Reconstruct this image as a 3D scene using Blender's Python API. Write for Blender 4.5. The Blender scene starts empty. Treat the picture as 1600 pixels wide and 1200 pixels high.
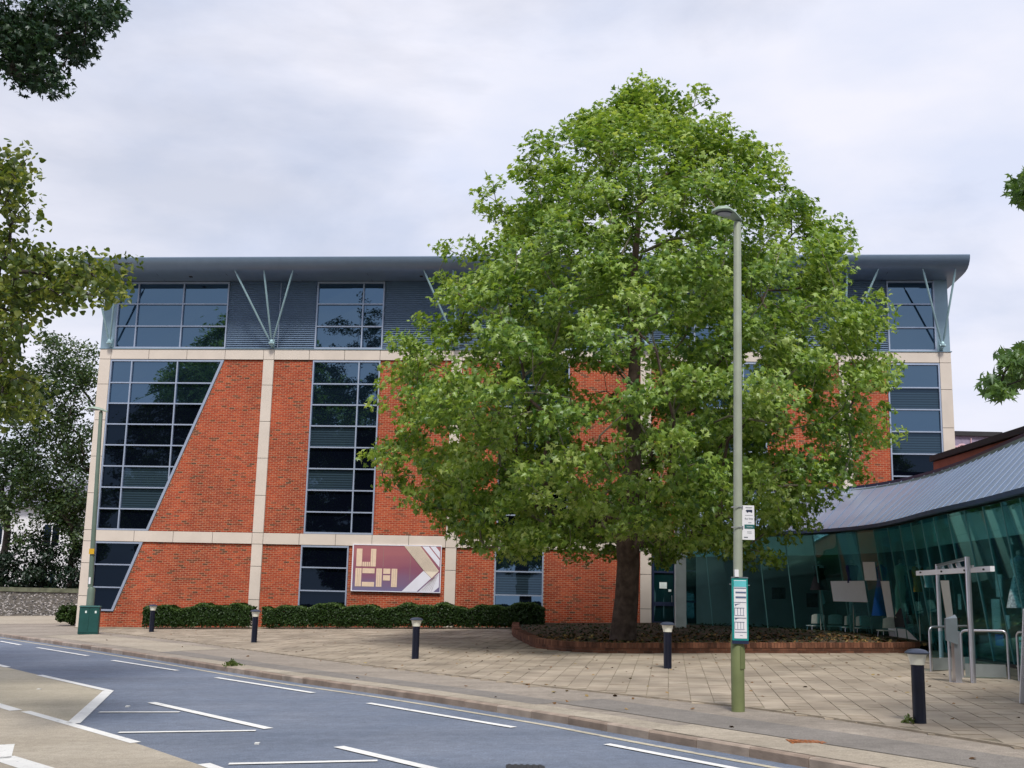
import bpy, math, random
import numpy as np
from mathutils import Vector, Matrix
random.seed(11); rng = np.random.default_rng(11)
scn = bpy.context.scene
COL = scn.collection
R = math.radians

# ------------------------------------------------------------------ camera
F, PIT, ROL, CH = 1767.63, 0.18205903, 0.0225161, 1.7404
fw = np.array([0, math.cos(PIT), math.sin(PIT)]); up0 = np.array([0, -math.sin(PIT), math.cos(PIT)]); r0 = np.array([1., 0, 0])
cr = r0*math.cos(ROL)+up0*math.sin(ROL); cu = -r0*math.sin(ROL)+up0*math.cos(ROL)
cd = bpy.data.cameras.new('camera'); cam = bpy.data.objects.new('camera', cd); COL.objects.link(cam)
cam.matrix_world = Matrix(((cr[0], cu[0], -fw[0], 0), (cr[1], cu[1], -fw[1], 0), (cr[2], cu[2], -fw[2], CH), (0, 0, 0, 1)))
cd.sensor_width = 36; cd.lens = 36*F/1600; cd.clip_end = 2000; cd.clip_start = 0.1
scn.camera = cam
# ------------------------------------------------------------------ world, sun, exposure
SUN_EL, SUN_AZ = R(55), R(174)      # azimuth clockwise from +y: high, behind the camera on its right
w = bpy.data.worlds.new("World"); scn.world = w; w.use_nodes = True
nt = w.node_tree; nt.nodes.clear()
def N(nt, typ, **kw):
    n = nt.nodes.new(typ)
    for k, v in kw.items():
        if k.startswith('i_'): n.inputs[k[2:].replace('_', ' ')].default_value = v
        else: setattr(n, k, v)
    return n
out = N(nt, 'ShaderNodeOutputWorld'); sky = N(nt, 'ShaderNodeTexSky', sky_type='NISHITA', sun_disc=False)
sky.sun_elevation = SUN_EL; sky.sun_rotation = SUN_AZ; sky.air_density = 1.0; sky.dust_density = 1.5; sky.ozone_density = 2.0
b1 = N(nt, 'ShaderNodeBackground'); b1.inputs[1].default_value = 0.10
b2 = N(nt, 'ShaderNodeBackground'); b2.inputs[1].default_value = 1.0
tc = N(nt, 'ShaderNodeTexCoord'); mp = N(nt, 'ShaderNodeMapping'); mp.inputs['Scale'].default_value = (1, 1, 2.6); mp.inputs['Location'].default_value = (0.35, 0.1, 0.2)
nz = N(nt, 'ShaderNodeTexNoise'); nz.inputs['Scale'].default_value = 2.6; nz.inputs['Detail'].default_value = 7; nz.inputs['Roughness'].default_value = 0.55; nz.inputs['Distortion'].default_value = 0.25
rp = N(nt, 'ShaderNodeValToRGB'); rp.color_ramp.elements[0].position = 0.33; rp.color_ramp.elements[1].position = 0.56
rp.color_ramp.elements[0].color = (.66, .66, .66, 1); rp.color_ramp.elements[1].color = (1, 1, 1, 1)
nz2 = N(nt, 'ShaderNodeTexNoise'); nz2.inputs['Scale'].default_value = 4.5; nz2.inputs['Detail'].default_value = 6
rc = N(nt, 'ShaderNodeValToRGB'); rc.color_ramp.elements[0].position = 0.35; rc.color_ramp.elements[1].position = 0.65
rc.color_ramp.elements[0].color = (.68, .73, .89, 1); rc.color_ramp.elements[1].color = (.83, .835, .93, 1)
mx = N(nt, 'ShaderNodeMixShader')
L = nt.links.new
L(tc.outputs['Generated'], mp.inputs[0]); L(mp.outputs[0], nz.inputs[0]); L(mp.outputs[0], nz2.inputs[0]); L(nz.outputs[0], rp.inputs[0]); L(nz2.outputs[0], rc.inputs[0])
L(sky.outputs[0], b1.inputs[0]); L(rc.outputs[0], b2.inputs[0]); L(rp.outputs[0], mx.inputs[0]); L(b1.outputs[0], mx.inputs[1]); L(b2.outputs[0], mx.inputs[2]); L(mx.outputs[0], out.inputs[0])
sd = bpy.data.lights.new('sun', 'SUN'); sd.energy = 3.2; sd.angle = R(12); sd.color = (1, .95, .86)
so = bpy.data.objects.new('sun', sd); COL.objects.link(so)
sdir = Vector((math.sin(SUN_AZ)*math.cos(SUN_EL), math.cos(SUN_AZ)*math.cos(SUN_EL), math.sin(SUN_EL)))
so.rotation_euler = sdir.to_track_quat('Z', 'Y').to_euler(); so.location = (20, -20, 40)
vs = scn.view_settings; vs.view_transform = 'Standard'; vs.look = 'None'; vs.gamma = 1; vs.use_curve_mapping = False; vs.exposure = 0.12
scn.cycles.max_bounces = 8; scn.cycles.transparent_max_bounces = 16

# ------------------------------------------------------------------ helpers
def GZ(x, y): return .02608*x+.01518*(y-20)
def at(px, py, Y):
    d = cr*(px-800)/F-cu*(py-600)/F+fw; return Vector((0, 0, CH))+Vector(d)*(Y/d[1])
class MB:
    def __init__(s): s.v = []; s.f = []; s.m = []; s.r = []; s.cm = 0; s.cr = 0.0
    def add(s, vs, fs):
        b = len(s.v); s.v += [tuple(q) for q in vs]; s.r += [s.cr]*len(vs)
        for f in fs: s.f.append([b+i for i in f]); s.m.append(s.cm)
    def box(s, x0, x1, y0, y1, z0, z1):
        s.add([(x0,y0,z0),(x1,y0,z0),(x1,y1,z0),(x0,y1,z0),(x0,y0,z1),(x1,y0,z1),(x1,y1,z1),(x0,y1,z1)],
              [(0,3,2,1),(4,5,6,7),(0,1,5,4),(1,2,6,5),(2,3,7,6),(3,0,4,7)])
    def hexa(s, p):  # 8 points bottom 4 then top 4, counter-clockwise
        s.add(p, [(0,3,2,1),(4,5,6,7),(0,1,5,4),(1,2,6,5),(2,3,7,6),(3,0,4,7)])
    def bar(s, a, b, w, h, up=(0,0,1)):
        a, b = Vector(a), Vector(b); d = (b-a).normalized(); u = Vector(up)
        if abs(d.dot(u)) > .98: u = Vector((0, 1, 0))
        x = d.cross(u).normalized()*w/2; y = x.cross(d).normalized()*h/2
        s.hexa([a-x-y, a+x-y, b+x-y, b-x-y, a-x+y, a+x+y, b+x+y, b-x+y])
    def tube(s, pts, rad, n=8, cap=True):
        pts = [Vector(q) for q in pts]; m = len(pts)
        rads = rad if hasattr(rad, '__len__') else [rad]*m
        vs = []; prev = None
        for i, q in enumerate(pts):
            d = (pts[min(i+1, m-1)]-pts[max(i-1, 0)]).normalized()
            a = prev if prev is not None else (Vector((0,0,1)) if abs(d.z) < .9 else Vector((1,0,0)))
            x = (a-d*a.dot(d)).normalized(); y = d.cross(x); prev = x
            for k in range(n):
                t = 2*math.pi*k/n; vs.append(q+(x*math.cos(t)+y*math.sin(t))*rads[i])
        fs = [(i*n+k, i*n+(k+1) % n, (i+1)*n+(k+1) % n, (i+1)*n+k) for i in range(m-1) for k in range(n)]
        if cap: fs += [tuple(reversed(range(n))), tuple(range((m-1)*n, m*n))]
        s.add(vs, fs)
    def lathe(s, prof, c=(0,0,0), n=20, sx=1, sy=1):
        m = len(prof)
        vs = [(c[0]+r*sx*math.cos(2*math.pi*k/n), c[1]+r*sy*math.sin(2*math.pi*k/n), c[2]+z) for r, z in prof for k in range(n)]
        fs = [(i*n+k, i*n+(k+1) % n, (i+1)*n+(k+1) % n, (i+1)*n+k) for i in range(m-1) for k in range(n)]
        fs += [tuple(reversed(range(n))), tuple(range((m-1)*n, m*n))]
        s.add(vs, fs)
    def prism(s, poly, fn, t0, t1):  # poly 2D ccw, fn(a,b,t)->point
        n = len(poly)
        s.add([fn(a, b, t0) for a, b in poly]+[fn(a, b, t1) for a, b in poly],
              [tuple(reversed(range(n))), tuple(range(n, 2*n))]+[(i, (i+1) % n, n+(i+1) % n, n+i) for i in range(n)])
    def build(s, name, mats, parent=None, smooth=False, kind=None, loc=None):
        me = bpy.data.meshes.new(name); me.from_pydata(s.v, [], s.f)
        mats = mats if isinstance(mats, (list, tuple)) else [mats]
        for m in mats: me.materials.append(m)
        if len(mats) > 1: me.polygons.foreach_set('material_index', s.m)
        if any(s.r):
            a = me.attributes.new('rnd', 'FLOAT', 'POINT'); a.data.foreach_set('value', s.r)
        if smooth: me.polygons.foreach_set('use_smooth', [True]*len(s.f)); 
        me.update()
        return link(name, me, parent, kind, loc)
def link(name, me, parent=None, kind=None, loc=None):
    o = bpy.data.objects.new(name, me); COL.objects.link(o)
    if parent: o.parent = parent
    if kind: o['kind'] = kind
    if loc: o.location = loc
    return o
def tag(o, label, cat, group=None):
    o['label'] = label; o['category'] = cat
    if group: o['group'] = group
    return o
def thing(name, label, cat, loc=(0,0,0), rz=0, group=None):
    o = link(name, None, None, None, loc); o.rotation_euler = (0, 0, rz); return tag(o, label, cat, group)
def copy_tree(o, parent=None):
    c = o.copy(); COL.objects.link(c)
    if parent: c.parent = parent
    for ch in list(o.children): copy_tree(ch, c)
    return c
def smooth_by_angle(o, ang=40):
    me = o.data; me.polygons.foreach_set('use_smooth', [True]*len(me.polygons)); me.set_sharp_from_angle(angle=R(ang))
    return o

# ------------------------------------------------------------------ materials
def mat(name, col, rough=.7, metal=0., spec=.4, var=.12, vscale=3., bump=0., bscale=60., ramp=None, coord='Object', trans=0., detail=5):
    m = bpy.data.materials.new(name); m.use_nodes = True; t = m.node_tree; b = t.nodes['Principled BSDF']
    b.inputs['Roughness'].default_value = rough; b.inputs['Metallic'].default_value = metal; b.inputs['Specular IOR Level'].default_value = spec
    tcn = N(t, 'ShaderNodeTexCoord'); n = N(t, 'ShaderNodeTexNoise'); n.inputs['Scale'].default_value = vscale; n.inputs['Detail'].default_value = detail
    t.links.new(tcn.outputs[coord], n.inputs[0])
    r = N(t, 'ShaderNodeValToRGB'); r.color_ramp.elements[0].position = .3; r.color_ramp.elements[1].position = .7
    c = np.array(col)
    r.color_ramp.elements[0].color = (*np.clip(c*(1-var), 0, 1), 1); r.color_ramp.elements[1].color = (*np.clip(c*(1+var), 0, 1), 1)
    if ramp:
        for i, (ps, cc) in enumerate(ramp):
            e = r.color_ramp.elements[i] if i < 2 else r.color_ramp.elements.new(ps)
            e.position = ps; e.color = (*cc, 1)
    t.links.new(n.outputs[0], r.inputs[0]); t.links.new(r.outputs[0], b.inputs['Base Color'])
    if bump:
        n2 = N(t, 'ShaderNodeTexNoise'); n2.inputs['Scale'].default_value = bscale; n2.inputs['Detail'].default_value = 4
        t.links.new(tcn.outputs[coord], n2.inputs[0]); bp = N(t, 'ShaderNodeBump'); bp.inputs['Strength'].default_value = bump; bp.inputs['Distance'].default_value = .02
        t.links.new(n2.outputs[0], bp.inputs['Height']); t.links.new(bp.outputs[0], b.inputs['Normal'])
    m['r'] = r.name
    return m
def rnd_mat(name, stops, rough=.8, bump=.3, vscale=2., vmix=.35, attr='rnd', bscale=40, spec=.3, stain=0., sscale=.4, streak=1.):
    """colour from the per-piece random value, mottled by noise"""
    m = bpy.data.materials.new(name); m.use_nodes = True; t = m.node_tree; b = t.nodes['Principled BSDF']; b.inputs['Roughness'].default_value = rough; b.inputs['Specular IOR Level'].default_value = spec
    a = N(t, 'ShaderNodeAttribute', attribute_name=attr); r = N(t, 'ShaderNodeValToRGB')
    for i, (ps, cc) in enumerate(stops):
        e = r.color_ramp.elements[i] if i < 2 else r.color_ramp.elements.new(ps)
        e.position = ps; e.color = (*cc, 1)
    g = N(t, 'ShaderNodeNewGeometry'); n = N(t, 'ShaderNodeTexNoise'); n.inputs['Scale'].default_value = vscale; n.inputs['Detail'].default_value = 6
    t.links.new(g.outputs['Position'], n.inputs[0]); t.links.new(a.outputs['Fac'], r.inputs[0])
    mr = N(t, 'ShaderNodeMapRange'); mr.inputs[1].default_value = .3; mr.inputs[2].default_value = .7; mr.inputs[3].default_value = 1-vmix; mr.inputs[4].default_value = 1+vmix
    t.links.new(n.outputs[0], mr.inputs[0])
    mm = N(t, 'ShaderNodeVectorMath', operation='SCALE'); t.links.new(r.outputs[0], mm.inputs[0]); t.links.new(mr.outputs[0], mm.inputs['Scale']); t.links.new(mm.outputs[0], b.inputs['Base Color'])
    if stain:
        mp = N(t, 'ShaderNodeMapping'); mp.inputs['Scale'].default_value = (1, 1, streak); t.links.new(g.outputs['Position'], mp.inputs[0])
        n3 = N(t, 'ShaderNodeTexNoise'); n3.inputs['Scale'].default_value = sscale; n3.inputs['Detail'].default_value = 8; n3.inputs['Roughness'].default_value = .65; t.links.new(mp.outputs[0], n3.inputs[0])
        m3 = N(t, 'ShaderNodeMapRange'); m3.inputs[1].default_value = .42; m3.inputs[2].default_value = .68; m3.inputs[3].default_value = 1; m3.inputs[4].default_value = 1-stain; t.links.new(n3.outputs[0], m3.inputs[0])
        m4 = N(t, 'ShaderNodeVectorMath', operation='SCALE'); t.links.new(mm.outputs[0], m4.inputs[0]); t.links.new(m3.outputs[0], m4.inputs['Scale']); t.links.new(m4.outputs[0], b.inputs['Base Color'])
    if bump:
        n2 = N(t, 'ShaderNodeTexNoise'); n2.inputs['Scale'].default_value = bscale; bp = N(t, 'ShaderNodeBump'); bp.inputs['Strength'].default_value = bump; bp.inputs['Distance'].default_value = .01
        t.links.new(g.outputs['Position'], n2.inputs[0]); t.links.new(n2.outputs[0], bp.inputs['Height']); t.links.new(bp.outputs[0], b.inputs['Normal'])
    return m
def road_mat(name, col, col2, dirang, speck=.25, patch=.22, wear=None):
    m = bpy.data.materials.new(name); m.use_nodes = True; t = m.node_tree; b = t.nodes['Principled BSDF']; b.inputs['Roughness'].default_value = .88; b.inputs['Specular IOR Level'].default_value = .25
    g = N(t, 'ShaderNodeNewGeometry'); mp = N(t, 'ShaderNodeMapping'); mp.inputs['Rotation'].default_value = (0, 0, -dirang); mp.inputs['Scale'].default_value = (.10, 1.1, 1)
    t.links.new(g.outputs['Position'], mp.inputs[0])
    def nz_(scale, det, src, lo, hi, a, c):
        n = N(t, 'ShaderNodeTexNoise'); n.inputs['Scale'].default_value = scale; n.inputs['Detail'].default_value = det; n.inputs['Roughness'].default_value = .65; t.links.new(src, n.inputs[0])
        q = N(t, 'ShaderNodeMapRange'); q.inputs[1].default_value = lo; q.inputs[2].default_value = hi; q.inputs[3].default_value = a; q.inputs[4].default_value = c; t.links.new(n.outputs[0], q.inputs[0]); return q.outputs[0]
    big = nz_(.45, 8, g.outputs['Position'], .3, .7, 0, 1); strk = nz_(.9, 5, mp.outputs[0], .35, .65, 1-patch*.6, 1+patch*.5); fine = nz_(55, 3, g.outputs['Position'], .3, .7, 1-speck, 1+speck); mid = nz_(6, 6, g.outputs['Position'], .3, .7, 1-patch*.6, 1+patch*.6)
    mx = N(t, 'ShaderNodeMix', data_type='RGBA'); mx.inputs[6].default_value = (*col, 1); mx.inputs[7].default_value = (*col2, 1); t.links.new(big, mx.inputs[0]); cur = mx.outputs[2]
    for f in (strk, fine, mid):
        v = N(t, 'ShaderNodeVectorMath', operation='SCALE'); t.links.new(cur, v.inputs[0]); t.links.new(f, v.inputs['Scale']); cur = v.outputs[0]
    if wear:
        wn = nz_(wear[0], 9, g.outputs['Position'], wear[1], wear[1]+.10, 0, 1); w2 = N(t, 'ShaderNodeMix', data_type='RGBA'); w2.inputs[7].default_value = (*wear[2], 1); t.links.new(wn, w2.inputs[0]); t.links.new(cur, w2.inputs[6]); cur = w2.outputs[2]
    t.links.new(cur, b.inputs['Base Color'])
    n2 = N(t, 'ShaderNodeTexNoise'); n2.inputs['Scale'].default_value = 90; bp = N(t, 'ShaderNodeBump'); bp.inputs['Strength'].default_value = .5; bp.inputs['Distance'].default_value = .01
    t.links.new(g.outputs['Position'], n2.inputs[0]); t.links.new(n2.outputs[0], bp.inputs['Height']); t.links.new(bp.outputs[0], b.inputs['Normal'])
    return m
def leaf_mat(name, stops, trans=.35, gloss=.035):
    m = bpy.data.materials.new(name); m.use_nodes = True; t = m.node_tree; t.nodes.clear()
    o = N(t, 'ShaderNodeOutputMaterial'); a = N(t, 'ShaderNodeAttribute', attribute_name='rnd'); r = N(t, 'ShaderNodeValToRGB')
    for i, (ps, cc) in enumerate(stops):
        e = r.color_ramp.elements[i] if i < 2 else r.color_ramp.elements.new(ps)
        e.position = ps; e.color = (*cc, 1)
    t.links.new(a.outputs['Fac'], r.inputs[0])
    d = N(t, 'ShaderNodeBsdfDiffuse'); tr = N(t, 'ShaderNodeBsdfTranslucent'); gl = N(t, 'ShaderNodeBsdfGlossy'); gl.inputs['Roughness'].default_value = .42; gl.inputs['Color'].default_value = (.9, .95, 1, 1)
    hs = N(t, 'ShaderNodeVectorMath', operation='MULTIPLY'); hs.inputs[1].default_value = (1.35, 1.25, .6)
    t.links.new(r.outputs[0], d.inputs[0]); t.links.new(r.outputs[0], hs.inputs[0]); t.links.new(hs.outputs[0], tr.inputs[0])
    m1 = N(t, 'ShaderNodeMixShader'); m1.inputs[0].default_value = trans; m2 = N(t, 'ShaderNodeMixShader'); m2.inputs[0].default_value = gloss
    t.links.new(d.outputs[0], m1.inputs[1]); t.links.new(tr.outputs[0], m1.inputs[2]); t.links.new(m1.outputs[0], m2.inputs[1]); t.links.new(gl.outputs[0], m2.inputs[2]); t.links.new(m2.outputs[0], o.inputs[0])
    return m
def glass_dark(name, col, ior=1.9, tint=(.46, .70, 1.0), blind=False):
    m = bpy.data.materials.new(name); m.use_nodes = True; t = m.node_tree; t.nodes.clear()
    o = N(t, 'ShaderNodeOutputMaterial'); d = N(t, 'ShaderNodeBsdfDiffuse'); d.inputs[0].default_value = (*col, 1)
    g = N(t, 'ShaderNodeBsdfGlossy'); g.inputs['Roughness'].default_value = .012; g.inputs['Color'].default_value = (*tint, 1)
    fr = N(t, 'ShaderNodeFresnel'); fr.inputs[0].default_value = ior; mx = N(t, 'ShaderNodeMixShader')
    tcn = N(t, 'ShaderNodeTexCoord'); n = N(t, 'ShaderNodeTexNoise'); n.inputs['Scale'].default_value = .7; n.inputs['Detail'].default_value = 1
    bp = N(t, 'ShaderNodeBump'); bp.inputs['Strength'].default_value = .05; bp.inputs['Distance'].default_value = .06
    t.links.new(tcn.outputs['Object'], n.inputs[0]); t.links.new(n.outputs[0], bp.inputs['Height']); t.links.new(bp.outputs[0], g.inputs['Normal'])
    if blind:
        wv = N(t, 'ShaderNodeTexWave', wave_type='BANDS', bands_direction='Z'); wv.inputs['Scale'].default_value = 3.2; wv.inputs['Distortion'].default_value = .15
        t.links.new(tcn.outputs['Object'], wv.inputs[0]); r = N(t, 'ShaderNodeValToRGB'); r.color_ramp.elements[0].color = (*[c*.35 for c in col], 1); r.color_ramp.elements[1].color = (*col, 1)
        t.links.new(wv.outputs[0], r.inputs[0]); t.links.new(r.outputs[0], d.inputs[0])
    t.links.new(fr.outputs[0], mx.inputs[0]); t.links.new(d.outputs[0], mx.inputs[1]); t.links.new(g.outputs[0], mx.inputs[2]); t.links.new(mx.outputs[0], o.inputs[0])
    return m
def glass_clear(name, tint, ior=1.5):
    m = bpy.data.materials.new(name); m.use_nodes = True; t = m.node_tree; t.nodes.clear()
    o = N(t, 'ShaderNodeOutputMaterial'); d = N(t, 'ShaderNodeBsdfTransparent'); d.inputs[0].default_value = (*tint, 1)
    g = N(t, 'ShaderNodeBsdfGlossy'); g.inputs['Roughness'].default_value = .01; g.inputs['Color'].default_value = (.45, .85, .85, 1); fr = N(t, 'ShaderNodeFresnel'); fr.inputs[0].default_value = ior; mx = N(t, 'ShaderNodeMixShader'); ml = N(t, 'ShaderNodeMath', operation='MULTIPLY'); ml.inputs[1].default_value = .42
    t.links.new(fr.outputs[0], ml.inputs[0]); t.links.new(ml.outputs[0], mx.inputs[0]); t.links.new(d.outputs[0], mx.inputs[1]); t.links.new(g.outputs[0], mx.inputs[2]); t.links.new(mx.outputs[0], o.inputs[0])
    return m

M = {}
M['asphalt'] = road_mat('asphalt', (.135, .165, .230), (.175, .20, .260), R(-51), .3, .22)
M['buff'] = road_mat('buff_surfacing', (.40, .355, .275), (.47, .42, .335), R(-51), .25, .16)
M['buff2'] = road_mat('buff_surfacing_worn', (.36, .315, .255), (.43, .385, .325), R(-51), .25, .2)
M['paint'] = road_mat('road_paint', (.70, .70, .70), (.78, .78, .78), R(-51), .06, .10, wear=(9, .60, (.30, .32, .36)))
M['paint_old'] = road_mat('worn_edge_paint', (.46, .42, .33), (.50, .46, .38), R(-51), .15, .2, wear=(5, .57, (.22, .22, .25)))
M['foot'] = road_mat('footway_asphalt', (.25, .218, .19), (.33, .288, .25), R(-51), .3, .28)
M['footpatch'] = road_mat('footway_patch', (.19, .175, .165), (.235, .215, .20), R(-51), .3, .2)
M['foottan'] = road_mat('footway_tan', (.33, .285, .232), (.395, .35, .29), R(-51), .3, .25)
M['kerb'] = rnd_mat('kerb_concrete', [(0, (.25, .19, .155)), (1, (.36, .295, .25))], .9, .4, 3, .3)
M['edging'] = mat('edging_concrete', (.33, .28, .225), .9, var=.25, vscale=4, bump=.4)
M['slab'] = rnd_mat('paving_slabs', [(0, (.335, .278, .222)), (.5, (.36, .303, .242)), (1, (.385, .328, .265))], .9, .35, 1.1, .22, stain=.30, sscale=.5)
M['joint'] = mat('slab_joint', (.22, .19, .14), .95, var=.4, vscale=3)
M['brick'] = rnd_mat('red_bricks', [(0, (.11, .055, .035)), (.07, (.18, .055, .027)), (.2, (.32, .050, .022)), (.6, (.385, .060, .024)), (1, (.45, .085, .032))], .85, .3, .6, .14, stain=.38, sscale=.55, streak=.35)
M['mortar'] = mat('mortar', (.50, .30, .19), .95, var=.15, vscale=5)
M['planterbrick'] = rnd_mat('planter_bricks', [(0, (.10, .045, .03)), (.5, (.18, .075, .045)), (1, (.26, .115, .07))], .9, .4, 1.5, .35, stain=.5, sscale=1.2)
M['stone'] = mat('beige_stone', (.63, .555, .495), .75, var=.06, vscale=1.2, bump=.08, bscale=40)
M['dark'] = mat('dark_gap', (.05, .045, .045), .9)
M['alu'] = mat('pale_aluminium', (.36, .42, .55), .4, .3, var=.05)
M['greypanel'] = mat('grey_cladding', (.24, .34, .42), .45, .3, var=.05)
M['louvre'] = mat('louvre_metal', (.175, .25, .37), .5, .2, var=.06)
M['roof'] = mat('roof_metal', (.18, .245, .34), .40, .35, var=.05)
M['strut'] = mat('teal_grey_steel', (.32, .47, .52), .45, .2, var=.06)
M['glass'] = glass_dark('reflective_glass', (.004, .008, .016), 2.6, tint=(.43, .70, 1.0))
M['glass_black'] = glass_dark('dark_glass', (.002, .003, .007), 1.42)
M['blind'] = glass_dark('glass_with_blind', (.035, .06, .085), 1.6, blind=True)
M['lobby'] = glass_dark('teal_lobby_glass', (.004, .022, .026), 1.55, tint=(.5, .9, .9))
M['zinc'] = mat('standing_seam_metal', (.235, .30, .42), .42, .25, var=.06, vscale=.6)
M['navy'] = mat('navy_metal', (.02, .03, .075), .45, .2, var=.08)
M['teal_glass'] = glass_clear('teal_glass', (.74, .93, .955))
M['seam_pale'] = mat('glass_joint', (.16, .36, .37), .4, var=.05)
M['bulk'] = mat('bulkhead_white', (.42, .58, .56), .7, var=.05)
M['inner'] = mat('interior_wall', (.24, .29, .27), .8, var=.2, vscale=.8)
M['innerfloor'] = mat('interior_floor', (.10, .10, .10), .5)
M['white'] = mat('white_vinyl', (.86, .88, .92), .5, var=.02)
M['black'] = mat('black_vinyl', (.02, .022, .035), .5)
M['bark'] = mat('plane_bark', (.085, .055, .045), .95, vscale=5, bump=.9, bscale=14, ramp=[(.3, (.055, .035, .03)), (.7, (.14, .10, .085))])
M['twig'] = mat('pale_twigs', (.20, .185, .14), .9, vscale=6, var=.35)
M['darkbark'] = mat('dark_bark', (.06, .05, .045), .95, var=.3)
M['plane'] = leaf_mat('plane_leaves', [(0, (.035, .10, .014)), (.25, (.11, .21, .03)), (.65, (.27, .40, .07)), (1, (.48, .58, .22))], .44)
M['lime'] = leaf_mat('lime_leaves', [(0, (.032, .068, .018)), (.45, (.11, .165, .032)), (.8, (.26, .30, .07)), (1, (.42, .43, .13))], .5)
M['maple'] = leaf_mat('maple_leaves', [(0, (.010, .030, .018)), (.6, (.022, .055, .022)), (1, (.05, .085, .03))], .22)
M['bright'] = leaf_mat('bright_leaves', [(0, (.05, .12, .035)), (1, (.18, .30, .09))], .45)
M['sparse'] = leaf_mat('sparse_leaves', [(0, (.02, .045, .022)), (.6, (.05, .095, .03)), (1, (.13, .17, .06))], .35)
M['evergreen'] = leaf_mat('evergreen_leaves', [(0, (.006, .018, .010)), (.7, (.016, .035, .016)), (1, (.035, .06, .025))], .1)
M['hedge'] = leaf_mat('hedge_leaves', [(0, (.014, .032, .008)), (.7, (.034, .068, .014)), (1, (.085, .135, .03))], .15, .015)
M['soil'] = mat('planter_soil', (.06, .045, .03), 1, vscale=5, ramp=[(.3, (.035, .025, .018)), (.7, (.11, .075, .045))], bump=.8, bscale=25)
M['litter'] = rnd_mat('fallen_leaves', [(0, (.08, .04, .015)), (.6, (.22, .11, .04)), (1, (.30, .24, .10))], .9, 0)
M['ivy'] = leaf_mat('ground_ivy', [(0, (.02, .032, .010)), (1, (.06, .075, .025))], .2)
M['bollard'] = mat('navy_bollard', (.006, .008, .022), .4, .1, var=.2)
M['cap'] = mat('bollard_cap', (.06, .075, .12), .4, .3)
M['lens'] = mat('bollard_lens', (.80, .80, .72), .35, var=.03)
M['lamp'] = mat('olive_grey_post', (.35, .385, .32), .55, .1, var=.10, vscale=3)
M['lampbase'] = mat('olive_base', (.17, .20, .09), .6, .1, var=.12, vscale=3)
M['lamphead'] = mat('lamp_head', (.28, .36, .30), .5, .1, var=.08)
M['lampunder'] = mat('lamp_underside', (.03, .04, .07), .5)
M['lampglass'] = mat('lamp_lens', (.38, .42, .50), .2)
M['lampL'] = mat('green_post', (.12, .17, .14), .55, .1, var=.1)
M['cabinet'] = mat('green_cabinet', (.012, .075, .072), .5, .1, var=.12)
M['steel'] = mat('stainless_steel', (.58, .58, .64), .28, .85, var=.05)
M['signwhite'] = mat('sign_white', (.78, .78, .84), .4, var=.02)
M['teal'] = mat('teal_frame', (.012, .26, .25), .4, var=.06)
M['ink'] = mat('sign_ink', (.02, .03, .07), .5)
M['greenink'] = mat('sign_green', (.02, .13, .13), .5)
M['cyan'] = mat('sign_cyan', (.12, .52, .58), .5)
M['yellow'] = mat('yellow_tag', (.62, .36, .02), .5)
M['grey'] = mat('pedestal_grey', (.16, .19, .22), .45, .3)
M['kick'] = mat('kick_plate', (.26, .29, .30), .4, .4)
M['rust'] = mat('rusty_cover', (.30, .10, .03), .9, var=.5, vscale=12)
M['iron'] = mat('cast_iron', (.03, .03, .035), .7)
M['moss'] = leaf_mat('weed_leaves', [(0, (.05, .09, .02)), (1, (.13, .17, .04))], .3)
M['cream'] = mat('letter_cream', (.74, .57, .43), .6, var=.06, vscale=8)
M['creamlight'] = mat('stripe_cream', (.80, .70, .58), .6, var=.04)
M['signlilac'] = mat('stripe_white', (.74, .74, .84), .6, var=.03)
M['purple'] = mat('sign_purple', (.13, .09, .17), .6)
M['fleck'] = mat('sign_line', (.30, .22, .20), .6)
M['render'] = mat('white_render', (.70, .70, .74), .8, var=.06)
M['slate'] = mat('slate_roof', (.17, .17, .22), .7, var=.15, vscale=4)
M['parapet'] = mat('grey_parapet', (.27, .24, .34), .9, vscale=5, var=.3)
M['pinkorn'] = mat('pink_ornament', (.62, .42, .48), .8)
M['redwall'] = mat('red_wall', (.38, .12, .085), .85, var=.12, vscale=1.5)
M['flint'] = rnd_mat('flint', [(0, (.07, .07, .075)), (.5, (.22, .21, .21)), (1, (.48, .46, .46))], .8, .3, 8, .2)
M['flintmortar'] = mat('flint_mortar', (.13, .12, .11), .95, var=.3, vscale=5)
M['coping'] = mat('mossy_coping', (.12, .13, .09), .95, var=.4, vscale=3)
M['dressblack'] = mat('black_cloth', (.012, .012, .018), .9)
M['dressnavy'] = mat('navy_cloth', (.02, .03, .12), .9)
M['dressblue'] = mat('blue_cloth', (.03, .19, .72), .85)
M['dressmint'] = mat('mint_cloth', (.72, .90, .72), .85)
M['dresscoat'] = mat('charcoal_cloth', (.03, .04, .055), .9)
M['dressamber'] = mat('amber_cloth', (.62, .32, .05), .85)
M['dresssky'] = mat('pale_blue_cloth', (.62, .82, .92), .85)
M['dresscheck'] = mat('pale_check_cloth', (.55, .78, .85), .85, var=.5, vscale=22)
M['mannequin'] = mat('mannequin', (.50, .50, .44), .6)
M['chair'] = mat('pale_plastic', (.80, .86, .82), .45)
M['picture'] = mat('dark_print', (.03, .025, .03), .5, var=.6, vscale=9)
M['notice'] = mat('paper_notice', (.70, .78, .78), .6)
M['red'] = mat('red_print', (.5, .05, .06), .6)

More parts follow.
